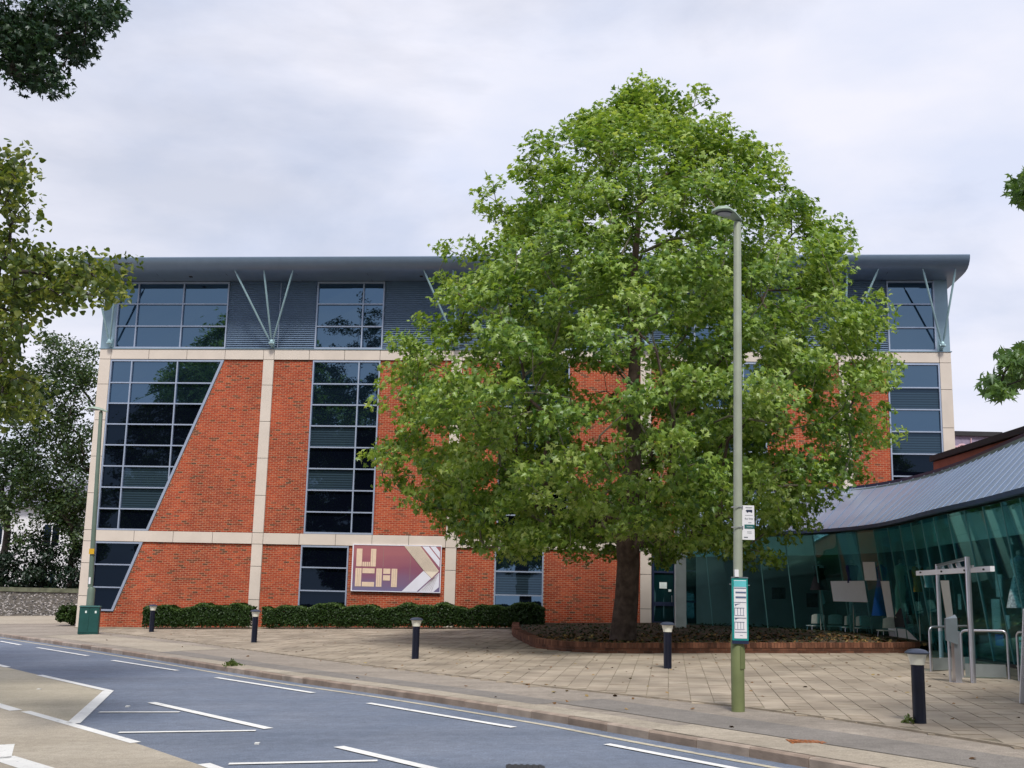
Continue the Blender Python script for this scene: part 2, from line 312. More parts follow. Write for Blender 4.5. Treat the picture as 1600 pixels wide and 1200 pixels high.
# ------------------------------------------------------------------ ground
def sheet(name, poly, m, dz, kind='structure', parent=None, seg=None, zf=GZ):
    b = MB(); b.add([(x, y, zf(x, y)+dz) for x, y in poly], [tuple(range(len(poly)))])
    o = b.build(name, m, parent, kind=kind)
    if o.data.polygons[0].normal.z < 0: o.data.flip_normals()
    return o
KERB = [(-46, 79.0), (-38, 68.5), (-30, 57.5), (-24, 49.6), (-18.4, 42.2), (-16.6, 39.95), (-14.5, 37.3), (-12.1, 34.25), (-9.9, 31.35), (-8.1, 28.95), (-6.65, 26.95), (-5.35, 25.2), (-4.1, 23.6), (-3.05, 22.35), (-2.09, 21.2), (-1.05, 19.85), (0.05, 18.35), (1.0, 17.0), (1.85, 15.65), (2.72, 14.35), (3.32, 13.45), (3.88, 12.6), (5.0, 10.8), (6.6, 8.1), (8.6, 4.2), (10.5, .2), (14, -8), (20, -22)]
EDGE = [(-13.6, 41.2), (-11.2, 38.1), (-8.9, 34.8), (-6.7, 31.6), (-4.7, 28.75), (-2.75, 26.1), (-.95, 23.7), (.7, 21.55), (2.25, 19.75), (3.6, 18.2), (4.6, 16.75), (5.4, 15.25), (6.15, 13.75), (7.3, 11.2), (8.6, 8.2)]
def off(poly, d):  # shift a polyline sideways (to the road side for d>0)
    r = []
    for i, q in enumerate(poly):
        a = Vector(poly[max(i-1, 0)]); b = Vector(poly[min(i+1, len(poly)-1)]); t = (b-a).normalized(); r.append((q[0]-(-t.y)*d, q[1]-t.x*d))
    return r
def resample(poly, step):
    pts = [Vector(q) for q in poly]; o = [pts[0].copy()]; rem = step
    for a, b in zip(pts, pts[1:]):
        l = (b-a).length; p0 = 0.
        while l-p0 >= rem: p0 += rem; o.append(a+(b-a)*(p0/l)); rem = step
        rem -= l-p0
    return o
gr = sheet('ground', [(-300, -200), (300, -200), (300, 300), (-300, 300)], M['foot'], -.30)
road = sheet('road', [(-120, -120), (60, -120), (60, 60), (-120, 110)], M['asphalt'], -.115)
KI = off(KERB, -.125)     # back of kerb
pv = sheet('pavement', KI+[(60, -22), (60, 100), (-46, 100)], M['foot'], -.006)
# near-side buff surfacing: an island hatch and a strip
NB = -.115
buffs = sheet('buff_surfacing', [(-46, 74), (-25, 45.6), (-17.5, 35.3), (-12.39, 28.56), (-10.28, 25.78), (-7.49, 22.19), (-6.36, 17.32), (-4.81, 15.41), (-3.44, 13.57), (-1.5, 11.0), (1.5, 6.5), (4.5, 1.5), (7, -3), (0, -8), (-20, -8), (-60, 20), (-75, 62)], M['buff'], NB+.004, parent=road); del buffs['kind']
bw = sheet('buff_strip', [(-30, 47), (-16, 29.4), (-9.8, 21.5), (-7.73, 18.9), (-6.36, 17.28), (-4.81, 15.38), (-3.44, 13.54), (-1.5, 10.97), (1.5, 6.47), (4.4, 1.47), (0, -7.9), (-20, -7.9), (-59, 20)], M['buff2'], NB+.008, parent=road); del bw['kind']
# painted lines
def stripe(a, b, wid, name='road_marking', m='paint', dz=NB+.012, par=None):
    a, b = Vector(a), Vector(b); t = (b-a).normalized(); n = Vector((-t.y, t.x))*wid/2
    bb = MB(); k = max(1, int((b-a).length/1.2)); vs = []
    for i in range(k+1):
        c = a+(b-a)*i/k
        for q in (c-n, c+n): vs.append((q.x, q.y, GZ(q.x, q.y)+dz))
    bb.add(vs, [(2*i, 2*i+2, 2*i+3, 2*i+1) for i in range(k)])
    return bb.build(name, M[m], par or road)
for a, b, wd in [((-17.06, 39.14), (-15.43, 36.93), .12), ((-14.35, 35.58), (-11.43, 31.82), .12), ((-10.17, 30.11), (-7.55, 26.82), .12), ((-6.18, 24.95), (-3.55, 21.67), .12), ((-2.32, 19.93), (.14, 16.74), .12), ((1.32, 15.1), (3.6, 11.7), .12), ((4.6, 10.1), (6.6, 6.6), .12), ((-20.5, 43.6), (-18.4, 40.9), .12),
                 ((-10.28, 25.75), (-7.5, 22.2), .15), ((-7.53, 22.2), (-6.38, 17.40), .2), ((-7.73, 18.95), (-4.81, 15.41), .15), ((-3.47, 13.70), (-1.4, 10.8), .15), ((-6.5, 18.81), (-5.2, 18.77), .12), ((-5.37, 16.4), (-3.49, 16.53), .12), ((-3.18, 13.69), (-1.48, 13.87), .12), ((-6.08, 20.17), (-3.35, 16.73), .15), ((-2.1, 14.99), (0.5, 11.6), .15), ((-13.4, 29.9), (-11.95, 28.0), .15), ((-9.9, 21.5), (-7.95, 19.1), .2), ((-6.45, 15.3), (-6.0, 14.15), .2), ((-6.05, 14.25), (-4.6, 12.7), .3)]:
    stripe(a, b, wd)
el = off(KERB[3:26], .32); b = MB()
for i in range(len(el)-1):
    a, c = Vector(el[i]), Vector(el[i+1]); t = (c-a).normalized(); n = Vector((-t.y, t.x))*.05
    b.add([(q.x, q.y, GZ(q.x, q.y)+NB+.006) for q in (a-n, c-n, c+n, a+n)], [(0, 1, 2, 3)])
b.build('edge_line', M['paint_old'], road)
# gutter silt
for spot in [(-3.2, 15.3), (-6.3, 19.6), (-9.0, 22.6)]:
    b = MB(); b.box(spot[0]-.03, spot[0]+.03, spot[1]-.04, spot[1]+.04, GZ(*spot)+NB, GZ(*spot)+NB+.02); b.build('road_stud', M['paint'], road)
gx, gy = .25, 13.35; g0 = MB(); g0.box(gx-.22, gx+.22, gy-.2, gy+.2, GZ(gx, gy)+NB-.01, GZ(gx, gy)+NB+.008)
for i in range(6): g0.box(gx-.2+i*.07, gx-.165+i*.07, gy-.17, gy+.17, GZ(gx, gy)+NB, GZ(gx, gy)+NB+.02)
tag(g0.build('drain_cover', M['iron']), 'black iron gully grating in the road at the bottom edge', 'drain cover')
# kerb stones
kr = link('kerb', None, None, 'structure')
kp = resample(KERB, .914); base_ang = None
ci = [i for i, q in enumerate(kp) if q.y < 56 and q.y > -6]
for i in ci:
    a, c = kp[i], kp[i+1]; t = (c-a).normalized(); n = Vector((-t.y, t.x)); a2, c2 = a+t*.006, c-t*.006
    drop = 0
    b = MB(); b.cr = random.random(); h0, h1 = -.14, .0+drop+random.uniform(-.005, .005)
    P = lambda q, o, h: (q.x+n.x*o, q.y+n.y*o, GZ(q.x, q.y)+h)
    b.add([P(a2, 0, h0), P(c2, 0, h0), P(c2, .125, h0), P(a2, .125, h0), P(a2, .0, h1-.02), P(c2, .0, h1-.02), P(c2, .02, h1), P(a2, .02, h1), P(a2, .125, h1), P(c2, .125, h1)],
          [(0, 1, 5, 4), (4, 5, 6, 7), (7, 6, 9, 8), (2, 3, 8, 9), (1, 2, 9, 6, 5), (0, 4, 7, 8, 3)])
    b.build('kerb_stone', M['kerb'], kr)
# footway patches
def band(lo, hi, d0, d1, m, name, dz):
    i0, i1 = lo, hi; A = off(KERB[i0:i1], -d0); B = off(KERB[i0:i1], -d1)
    return sheet(name, A+B[::-1], M[m], dz, kind=None, parent=pv)
band(8, 17, .55, 1.15, 'footpatch', 'trench_patch', -.002)
band(9, 24, .13, .62, 'foottan', 'worn_strip', -.003)
band(16, 25, .95, 1.9, 'footpatch', 'asphalt_patch', .001)
band(18, 23, .14, .9, 'foottan', 'worn_patch', .003)
band(5, 9, .6, 2.4, 'foottan', 'tan_patch', -.0015)
rb = MB()
for k in range(10):
    rb.box(3.5+.045*k, 3.53+.045*k, 14.3+random.uniform(0, .06), 14.62, GZ(3.7, 14.5)-.01, GZ(3.7, 14.5)+.007)
tag(rb.build('grate', M['rust']), 'small rusty orange grating set in the footway near the kerb', 'grate')
# edging strip between footway and plaza
eo = MB(); ep = resample(EDGE, .9)
plaza = None
for a, c in zip(ep, ep[1:]):
    t = (c-a).normalized(); n = Vector((-t.y, t.x)); eo.cr = random.random()
    f = lambda q, o, h: (q.x+n.x*o, q.y+n.y*o, GZ(q.x, q.y)+h)
    a, c = a+t*.004, c-t*.004
    eo.hexa([f(a, 0, -.05), f(c, 0, -.05), f(c, .075, -.05), f(a, .075, -.05), f(a, 0, .022), f(c, 0, .022), f(c, .075, .022), f(a, .075, .022)])
plaza = sheet('plaza', off(EDGE, -.08)+[(30, 8), (30, 60), (-18, 50), (-17.5, 46.8)], M['joint'], .002)
eo.build('edging_strip', M['edging'], plaza)
# slabs: a grid turned to the joints seen in the photo; nearest 300 are parts, the rest one mesh
EDG = off(EDGE, -.085)
def edge_side(x, y):   # >0 on plaza side
    best = None
    for (ax, ay), (bx, by) in zip(EDG, EDG[1:]):
        tx, ty = bx-ax, by-ay; l2 = tx*tx+ty*ty; s = max(0, min(1, ((x-ax)*tx+(y-ay)*ty)/l2)); dx, dy = x-ax-tx*s, y-ay-ty*s; d = dx*dx+dy*dy
        if best is None or d < best[0]: best = (d, tx*(y-ay)-ty*(x-ax))
    return math.copysign(math.sqrt(best[0]), best[1])
PL = [(.25, 43.6), (.2, 40.5), (.25, 38.5), (0.4, 36.7), (.65, 34.2), (.85, 32.6), (1.45, 31.35), (2.1, 30.65), (2.9, 30.3), (4.2, 30.2), (6, 30.1), (7.6, 30.0), (9.07, 29.92), (10.04, 29.9), (10.75, 30.1)]
def in_planter(x, y):
    if y > 30.2 and x > 2.5: return True
    for (ax, ay), (bx, by) in zip(PL, PL[1:]):
        if ay >= y >= by and ay > by: return x > ax+(bx-ax)*(ay-y)/(ay-by)
    return False
ang = R(82); ux = Vector((math.sin(ang), -math.cos(ang))); uy = Vector((math.cos(ang), math.sin(ang))); S = .366; O = Vector((3.23, 23.1))
slabs = []
for i in range(-62, 40):
    for j in range(-46, 70):
        cx = O+ux*(i+.5)*S+uy*(j+.5)*S
        if cx.x > 9.9 or cx.y > 45 or cx.x < -16 or cx.y < 9: continue
        if cx.x > .56*cx.y+.5: continue
        fy = 45.4-.089*cx.x
        if cx.y > fy-.1 or in_planter(cx.x, cx.y): continue
        if edge_side(cx.x, cx.y) < .02: continue
        slabs.append((cx, i, j))
slabs.sort(key=lambda q: q[0].y+.15*abs(q[0].x-3))
def slab(b, c):
    b.cr = random.random()*.98+.01; h = random.uniform(.008, .013); tl = (random.uniform(-.003, .003), random.uniform(-.003, .003)); P = []
    g = .004
    for z in (0, 1):
        for sx, sy in ((-1, -1), (1, -1), (1, 1), (-1, 1)):
            q = c+ux*sx*(S/2-g-(.003 if z else 0))+uy*sy*(S/2-g-(.003 if z else 0)); P.append((q.x, q.y, GZ(q.x, q.y)+(h+tl[0]*sx+tl[1]*sy if z else -.02)))
    b.add(P, [(4, 5, 6, 7), (0, 1, 5, 4), (1, 2, 6, 5), (2, 3, 7, 6), (3, 0, 4, 7)])
for c, i, j in slabs[:300]:
    b = MB(); slab(b, c); b.build('paving_slab', M['slab'], plaza)
b = MB()
for c, i, j in slabs[300:]: slab(b, c)
b.build('paving_slabs', M['slab'], plaza, kind='stuff')

# ------------------------------------------------------------------ main building (local u along facade, v into building, z)
YAW = -.08890935
BLD = thing('office_building', 'four storey red brick office with beige stone frame, dark glass and a metal overhanging roof', 'building', (0, 45.5223, 0), YAW)
def UV(u, v, z=0):
    c, s = math.cos(YAW), math.sin(YAW); return Vector((u*c-v*s, 45.5223+u*s+v*c, z))
DEP = 16
b = MB(); b.box(-17.5, 17.4, .35, DEP, -.6, 14.9); b.build('light_block', M['dark'], BLD)  # unseen box added inside the walls to block light
for x0, x1 in ((-17.6, -17.5), (17.4, 17.5)):
    b = MB(); b.box(x0, x1, .37, DEP, -.6, 11.5); b.build('side_wall', M['redwall'], BLD)
for x0, x1 in ((-17.6, -17.5), (17.4, 17.48)):
    b = MB(); b.box(x0, x1, .37, DEP, 11.54, 14.6); b.build('side_cladding', M['greypanel'], BLD)
# brickwork
def brick_zone(u0, u1, z0, z1, left=None):
    """left: function z -> left limit (slanted edge)"""
    w_ = MB()
    if left: w_.prism([(left(z0), z0), (u1, z0), (u1, z1), (left(z1), z1)], lambda a, b, t: (a, t, b), .34, .07)
    else: w_.box(u0, u1, .07, .34, z0, z1)
    wall = w_.build('brick_wall', M['mortar'], BLD)
    bk = MB(); nz_ = int(math.ceil((z1-z0)/.075)); zz = z1
    for r in range(nz_):
        za, zb = max(z0, zz-.059), zz-.0; zm = (za+zb)/2; lo = left(zm)+.03 if left else u0
        st = math.floor(lo/.225)*.225+(.1125 if r % 2 else 0)-.225
        while st < u1:
            a, c = max(st, lo), min(st+.209, u1)
            if c-a > .03 and zb-za > .01:
                bk.cr = min(.999, max(.001, random.random()**.85)); f = .065+random.uniform(-.002, .002)
                bk.add([(a, .075, za), (c, .075, za), (c, .075, zb), (a, .075, zb), (a, f, za), (c, f, za), (c, f, zb), (a, f, zb)], [(4, 5, 6, 7), (0, 1, 5, 4), (1, 2, 6, 5), (2, 3, 7, 6), (3, 0, 4, 7)])
            st += .225
        zz -= .075
    bk.build('brickwork', M['brick'], wall, kind='stuff')
ln = lambda x0, z0, x1, z1: (lambda z: x0+(x1-x0)*(z-z0)/(z1-z0))
UPZ0, UPZ1, LOZ0, LOZ1 = 3.9, 11.08, -.3, 3.44
brick_zone(0, -10.48, UPZ0, UPZ1, ln(-14.88, 3.9, -12.17, 11.07))
def lowleft(z): return -17.1 if z < .6 else ln(-16.08, .63, -15.06, 3.43)(z)
brick_zone(0, -10.48, .60, LOZ1, ln(-16.08, .63, -15.06, 3.43)); brick_zone(-17.1, -10.48, LOZ0, .60)
brick_zone(-10.02, -8.36, UPZ0, UPZ1); brick_zone(-5.5, -2.53, UPZ0, UPZ1); brick_zone(-10.02, -8.43, LOZ0, LOZ1); brick_zone(-6.46, -2.53, LOZ0, LOZ1); brick_zone(-8.43, -6.46, LOZ0, .5)
brick_zone(-2.08, -.5, UPZ0, UPZ1); brick_zone(2.36, 5.22, UPZ0, UPZ1); brick_zone(-2.08, -.54, LOZ0, LOZ1); brick_zone(1.42, 5.22, LOZ0, LOZ1); brick_zone(-.54, 1.42, LOZ0, .5)
brick_zone(5.67, 7.38, UPZ0, UPZ1); brick_zone(10.24, 13.11, UPZ0, UPZ1); brick_zone(13.56, 15.02, UPZ0, UPZ1)
# stone frame: every panel a piece with recessed joints
def stone(name, boxes, back):
    bk = MB(); bk.box(*back); root = bk.build(name, M['dark'], BLD)
    for (u0, u1, z0, z1) in boxes:
        p = MB(); g = .006; d = random.uniform(-.002, .002)
        p.add([(u0+g, .10, z0+g), (u1-g, .10, z0+g), (u1-g, .10, z1-g), (u0+g, .10, z1-g), (u0+g+.004, d, z0+g+.004), (u1-g-.004, d, z0+g+.004), (u1-g-.004, d, z1-g-.004), (u0+g+.004, d, z1-g-.004)],
              [(4, 5, 6, 7), (0, 1, 5, 4), (1, 2, 6, 5), (2, 3, 7, 6), (3, 0, 4, 7)]); p.build('stone_panel', M['stone'], root)
PIERS = [(-17.6, -17.1), (-10.48, -10.02), (-2.53, -2.08), (5.22, 5.67), (13.11, 13.56), (17.04, 17.5)]
for u0, u1 in PIERS:
    zs = [-.3, 1.22, 2.55, 3.44]; bx = [(u0, u1, a, c) for a, c in zip(zs, zs[1:])]
    zs = [3.90, 5.42, 6.95, 8.48, 10.01, 11.09]; bx += [(u0, u1, a, c) for a, c in zip(zs, zs[1:])]
    stone('stone_pier', bx, (u0+.02, u1-.02, .03, .33, -.3, 11.09))
def band_boxes(z0, z1):
    r = []
    for (a0, a1), (b0, b1) in zip(PIERS, PIERS[1:]):
        r.append((a0, a1, z0, z1)); n = max(1, round((b0-a1)/1.56)); w_ = (b0-a1)/n
        r += [(a1+i*w_, a1+(i+1)*w_, z0, z1) for i in range(n)]
    r.append((*PIERS[-1], z0, z1)); return r
stone('stone_band', band_boxes(11.09, 11.53), (-17.58, 17.48, .035, .32, 11.09, 11.53))
stone('stone_band', [q for q in band_boxes(3.44, 3.90) if q[1] < 5.7 or q[0] > 13], (-17.58, 5.65, .035, .32, 3.44, 3.90))
b = MB(); b.box(5.67, 17.0, .04, .3, 3.5, 3.88); b.build('lobby_beam', M['greypanel'], BLD)
b = MB(); b.box(-17.64, 17.54, -.03, .3, 11.53, 11.56); b.build('flashing', M['greypanel'], BLD)
# windows
FB = .055
def window(left, u1, zs, mulls, z_rows_open=None, style=None, slant=None, right_frame=True):
    """left: u or function(z); zs rows from bottom; mulls interior mullion positions; style(row,col)->material key"""
    lf = left if callable(left) else (lambda z: left)
    rf = u1 if callable(u1) else (lambda z: u1)
    fr = MB(); z0, z1 = zs[0], zs[-1]; fy0, fy1 = .012, .20
    def vbar(fa, wa, za, zb, y0=fy0):
        fr.hexa([(fa(za)-wa, y0, za), (fa(za)+wa, y0, za), (fa(za)+wa, fy1, za), (fa(za)-wa, fy1, za), (fa(zb)-wa, y0, zb), (fa(zb)+wa, y0, zb), (fa(zb)+wa, fy1, zb), (fa(zb)-wa, fy1, zb)])
    sl = callable(u1)
    vbar(lambda z: lf(z)+.03, .028, z0, z1); vbar(lambda z: rf(z)-(.05 if sl else .03), .055 if sl else .028, z0, z1, .004)
    for k, z in enumerate(zs):
        e = .035 if k in (0, len(zs)-1) else .026; zc = z+(.035 if k == 0 else -.035 if k == len(zs)-1 else 0)
        fr.box(lf(zc)+.058, rf(zc)-(.105 if sl else .058), fy0+.004, fy1-.004, zc-e, zc+e)
    for mu in mulls:
        zt = z1
        zb = z0
        if sl:   # only where the slanted edge leaves room
            while zb < z1 and rf(zb) < mu+.12: zb += .1
            zb = max([z for z in zs if z <= zb+.05] or [z0]) if zb > z0 else z0
            while rf(zb) < mu+.08: zb += .05
        if zb < zt-.1: vbar(lambda z: mu, .026, zb+.06, zt-.06, fy0+.006)
    wo = fr.build('window', M['alu'], BLD)
    for r in range(len(zs)-1):
        za, zb = zs[r]+.02, zs[r+1]-.02; edges = [None]+[m_ for m_ in mulls]+[None]
        for c in range(len(edges)-1):
            A = (lambda z: lf(z)+.04) if edges[c] is None else (lambda z, e=edges[c]: e+.015)
            B = (lambda z: rf(z)-.06) if edges[c+1] is None else (lambda z, e=edges[c+1]: min(e-.015, rf(z)-.06))
            if B(zb)-A(zb) < .05: continue
            bl = max(B(za), A(za)+.001)
            p = MB(); t0 = .11; dx = random.uniform(-.006, .006)
            p.hexa([(A(za), t0+dx*.3, za), (bl, t0-dx*.3, za), (bl, t0+.03, za), (A(za), t0+.03, za), (A(zb), t0+dx, zb), (B(zb), t0-dx, zb), (B(zb), t0+.03, zb), (A(zb), t0+.03, zb)])
            p.build('pane', M[style(r, c) if style else 'glass'], wo)
rows = [3.9+.883*i for i in range(8)]+[11.07]
def st_a(r, c):
    if r in (2, 1): return 'blind' if c == 1 else 'glass_black'
    if r in (6, 7): return 'glass'
    return 'glass_black'
def st_b(r, c):
    if c == 0 and r in (4, 2): return 'blind'
    return 'glass' if r in (5, 6, 7) else 'glass_black'
window(-17.1, ln(-14.88, 3.9, -12.17, 11.07), rows, [-16.17, -14.18], style=st_a)
low = [.63, 1.58, 2.5, 3.43]
window(-17.1, ln(-16.08, .63, -15.06, 3.43), low, [], style=lambda r, c: 'glass_black')
window(-8.36, -5.5, rows, [-6.4], style=st_b)
low2 = [.5, 1.63, 2.55, 3.43]
window(-8.43, -6.46, low2, [], style=lambda r, c: 'glass_black')
window(-.5, 2.36, rows, [.46 if False else 1.46], style=lambda r, c: ('blind' if r in (4, 6) else 'glass') if r > 3 else 'glass_black')
window(-.54, 1.42, low2, [], style=lambda r, c: 'blind' if r == 1 else 'glass')
window(7.38, 10.24, rows, [9.34], style=st_b)
window(15.02, 17.04, rows, [], style=lambda r, c: {7: 'glass', 6: 'blind', 5: 'glass', 4: 'blind'}.get(r, 'glass_black'))
top = [11.56, 12.53, 13.5, 14.47]
window(-17.02, -12.15, top, [-16.13, -14.14]); window(-8.34, -5.45, top, [-6.35]); window(-.5, 2.4, top, [1.5]); window(7.38, 10.24, top, [9.34]); window(15.1, 16.97, top, [])
b = MB(); b.box(-17.6, -17.02, .01, .3, 11.56, 14.5); b.build('corner_panel', M['greypanel'], BLD)
b = MB(); b.box(16.97, 17.48, .01, .3, 11.56, 14.5); b.build('corner_panel', M['greypanel'], BLD)
for u0, u1 in [(-12.15, -8.34), (-5.45, -.5), (2.4, 7.38), (10.24, 15.1)]:
    b = MB(); b.box(u0, u1, .10, .3, 11.56, 14.5); lp = b.build('louvre_panel', M['louvre'], BLD)
    s_ = MB(); z = 11.6
    while z < 14.42:
        s_.add([(u0+.01, .11, z+.05), (u1-.01, .11, z+.05), (u1-.01, .035, z), (u0+.01, .035, z), (u1-.01, .035, z+.018), (u0+.01, .035, z+.018), (u1-.01, .11, z+.078), (u0+.01, .11, z+.078)],
               [(0, 1, 2, 3), (3, 2, 4, 5), (5, 4, 6, 7)]); z += .088
    s_.build('louvre_slats', M['louvre'], lp, kind='stuff')
# roof: curved nose
prof = [(DEP, 15.6), (4, 15.25), (0, 15.16), (-1.3, 15.09), (-1.66, 15.065), (-1.70, 15.03), (-1.685, 14.93), (-1.62, 14.80), (-1.50, 14.68), (-1.32, 14.585), (-1.05, 14.525), (-.6, 14.50), (.33, 14.49), (.5, 14.5), (DEP, 14.5)]
nP = len(prof); us = [-17.95]+[-17.95+35.85*i/12 for i in range(1, 12)]+[17.9]
b = MB(); b.add([(u, v, z) for u in us for v, z in prof], [(i*nP+k, i*nP+(k+1) % nP, (i+1)*nP+(k+1) % nP, (i+1)*nP+k) for i in range(len(us)-1) for k in range(nP)]+[tuple(range(nP)), tuple(reversed(range((len(us)-1)*nP, len(us)*nP)))])
rf_ = b.build('roof', M['roof'], BLD); rf_.data.flip_normals(); smooth_by_angle(rf_, 50)
b = MB()
for u in us[1:-1]: b.bar((u, -1.05, 14.521), (u, .3, 14.488), .012, .01)
for u in (-13.6, -3.8, 4.1): b.box(u-.06, u+.06, -.75, -.63, 14.47, 14.5)
b.build('soffit_trim', M['dark'], rf_)
b = MB(); b.tube([(-10.5, -1.2, 15.1), (-10.5, -1.2, 15.16)], .03); b.build('roof_fixing', M['dark'], rf_)
# struts
for uc, tops in [(-17.12, [-17.55, -16.55]), (-10.1, [-11.5, -10.27, -9.05]), (-2.3, [-3.6, -2.4, -1.1]), (5.45, [4.2, 5.4, 6.65]), (13.33, [12.1, 13.3, 14.5]), (17.13, [16.2, 17.45])]:
    b = MB(); b.box(uc-.07, uc+.07, -.05, .05, 11.6, 11.95); b.box(uc-.05, uc+.05, -.22, -.05, 11.64, 11.76)
    b.tube([(uc-.11, -.22, 11.74), (uc+.11, -.22, 11.74)], .05, 8); b.lathe([(.02, 0), (.09, .03), (.09, .12), (.05, .2)], (uc, -.22, 11.7), 10)
    br = b.build('strut_bracket', M['strut'], BLD)
    for tu in tops:
        a, c = Vector((uc+(tu-uc)*.06, -.24, 11.86)), Vector((tu, -1.3, 14.58)); s_ = MB(); s_.tube([a, a+(c-a)*.04, a+(c-a)*.06, a+(c-a)*.94, a+(c-a)*.96, c], [.022, .022, .042, .042, .022, .022], 8); smooth_by_angle(s_.build('strut', M['strut'], br))
b = MB(); b.tube([(-9.9, .0, 11.6), (-9.9, .0, 14.4)], .016, 6); b.build('downpipe', M['alu'], BLD)
# ground floor door beside the column, and the glazed lobby
b = MB(); b.box(5.69, 6.62, .06, .3, 3.28, 3.5); b.box(5.69, 5.77, .06, .25, .42, 3.28); b.box(6.54, 6.62, .06, .25, .42, 3.28); b.box(5.77, 6.54, .08, .25, .42, .75); b.box(5.77, 6.54, .09, .25, 1.35, 1.5); b.box(5.77, 6.54, .09, .25, 2.62, 2.70)
dr = b.build('door', M['navy'], BLD)
b = MB(); b.box(5.77, 6.54, .14, .18, .75, 3.28); b.build('pane', M['lobby'], dr)
b = MB(); b.tube([(6.46, .03, 1.5), (6.46, .03, 1.75)], .015, 6); b.build('handle', M['steel'], dr)
b = MB(); b.box(5.98, 6.27, .12, .139, 2.02, 2.26); b.build('notice', M['notice'], dr)
b = MB(); b.box(6.33, 6.44, .12, .139, 1.9, 1.99); b.build('notice', M['notice'], dr)
b = MB(); b.tube([(6.25, .06, 3.98), (6.25, -.25, 3.98), (6.25, -.25, 4.05)], .025, 6); wl = b.build('lamp_bracket', M['alu'], BLD)
b = MB(); b.lathe([(.02, -.12), (.1, -.09), (.14, 0), (.1, .1), (.02, .13)], (6.25, -.25, 4.17), 14); smooth_by_angle(b.build('globe', M['lens'], wl))
b = MB(); lw = link('lobby_glazing', None, BLD)
for i in range(6):
    u0 = 6.66+i*1.6; u1 = u0+1.6
    p = MB(); p.box(u0+.03, u1-.03, .14, .18, 2.75, 3.5); p.build('pane', M['lobby'], lw)
    p = MB(); p.box(u0+.03, u1-.03, .14, .18, .4, 2.68); p.build('pane', M['lobby'], lw)
    p = MB(); p.box(u0-.03, u0+.03, .08, .24, .4, 3.5); p.box(u0+.031, u1-.031, .09, .23, 2.68, 2.75); p.box(u0+.031, u1-.031, .09, .23, 1.5, 1.56); p.build('mullion', M['navy'], lw)
for (ua, ub, za, zb) in [(6.95, 7.5, 2.05, 2.6), (7.7, 8.5, 2.1, 2.65), (6.95, 7.5, 1.0, 1.45), (7.75, 8.6, .98, 1.3)]:
    pass
# square column at the corner of the pavilion
cx_, cy_ = 6.17, 41.0
cb = MB(); cb.box(-.19, .19, -.19, .19, -.6, 6.9); cb.box(-.20, .20, -.20, .20, .0, .04)
co = cb.build('column', M['stone'], None, loc=(cx_, cy_, .42)); co.rotation_euler = (0, 0, R(-4)); tag(co, 'square pale concrete column standing at the left corner of the glass pavilion', 'column')
co.data.materials[0] = mat('weathered_concrete', (.66, .72, .69), .85, var=.10, vscale=2.5, bump=.2)

# ------------------------------------------------------------------ banner on the brick wall
BN = thing('banner_sign', 'wide purple banner with cream UCA letters and white diagonal stripes on the brick wall', 'sign', UV(-6.24, -.03, 1.68), YAW)
BW, BH = 3.54, 1.80
def grad_mat():
    m = bpy.data.materials.new('banner_print'); m.use_nodes = True; t = m.node_tree; bs = t.nodes['Principled BSDF']; bs.inputs['Roughness'].default_value = .4
    tcn = N(t, 'ShaderNodeTexCoord'); sp = N(t, 'ShaderNodeSeparateXYZ'); t.links.new(tcn.outputs['Generated'], sp.inputs[0])
    n = N(t, 'ShaderNodeTexNoise'); n.inputs['Scale'].default_value = 2.2; t.links.new(tcn.outputs['Generated'], n.inputs[0])
    a1 = N(t, 'ShaderNodeMath', operation='MULTIPLY_ADD'); a1.inputs[1].default_value = .45; t.links.new(n.outputs[0], a1.inputs[0]); t.links.new(sp.outputs['Z'], a1.inputs[2])
    r = N(t, 'ShaderNodeValToRGB'); r.color_ramp.elements[0].position = .25; r.color_ramp.elements[0].color = (.165, .145, .27, 1); r.color_ramp.elements[1].position = 1.15; r.color_ramp.elements[1].color = (.36, .13, .15, 1)
    e = r.color_ramp.elements.new(.68); e.color = (.25, .085, .14, 1)
    t.links.new(a1.outputs[0], r.inputs[0]); t.links.new(r.outputs[0], bs.inputs['Base Color']); return m
b = MB(); b.box(0, BW, 0, .05, 0, BH); b.build('panel', grad_mat(), BN)
b = MB(); fw_ = .05
b.box(-fw_, 0, -.015, .06, -.03, BH+.03); b.box(BW, BW+.03, -.015, .06, -.03, BH+.03); b.box(0, BW, -.015, .06, -.03, 0); b.box(0, BW, -.015, .06, BH, BH+.03); b.build('frame', M['signlilac'], BN)
def bq(name, m, *quads, y=-.006):
    q_ = MB()
    for q in quads: q_.prism([(x*BW, z*BH) for x, z in q], lambda a, c, t: (a, t, c), 0.0, y)
    o = q_.build(name, M[m], BN); return o
rect = lambda x0, x1, z0, z1: [(x0, z0), (x1, z0), (x1, z1), (x0, z1)]
bq('letter_u', 'cream', rect(.035, .10, .53, .92), rect(.20, .26, .53, .92), rect(.107, .125, .53, .63), rect(.13, .15, .53, .63), rect(.155, .172, .53, .63), rect(.178, .193, .53, .63))
bq('letter_c', 'cream', rect(.03, .10, .09, .49), rect(.11, .25, .38, .49), rect(.11, .25, .09, .19))
bq('letter_a', 'cream', rect(.27, .335, .09, .49), rect(.35, .43, .375, .49), rect(.35, .43, .23, .345), rect(.445, .51, .09, .49))
fl_ = MB()
for x in (.055, .075, .29, .312, .465, .49, .055, .22): 
    z0, z1 = (.10, .48)
    if x == .22: z0, z1 = .54, .9
    fl_.box(x*BW-.004, x*BW+.004, -.008, -.006, z0*BH, z1*BH)
for x in (.345, .655): fl_.box(x*BW-.006, x*BW+.006, -.004, 0.0, .52*BH if x < .5 else .25*BH, .98*BH if x < .5 else .84*BH)
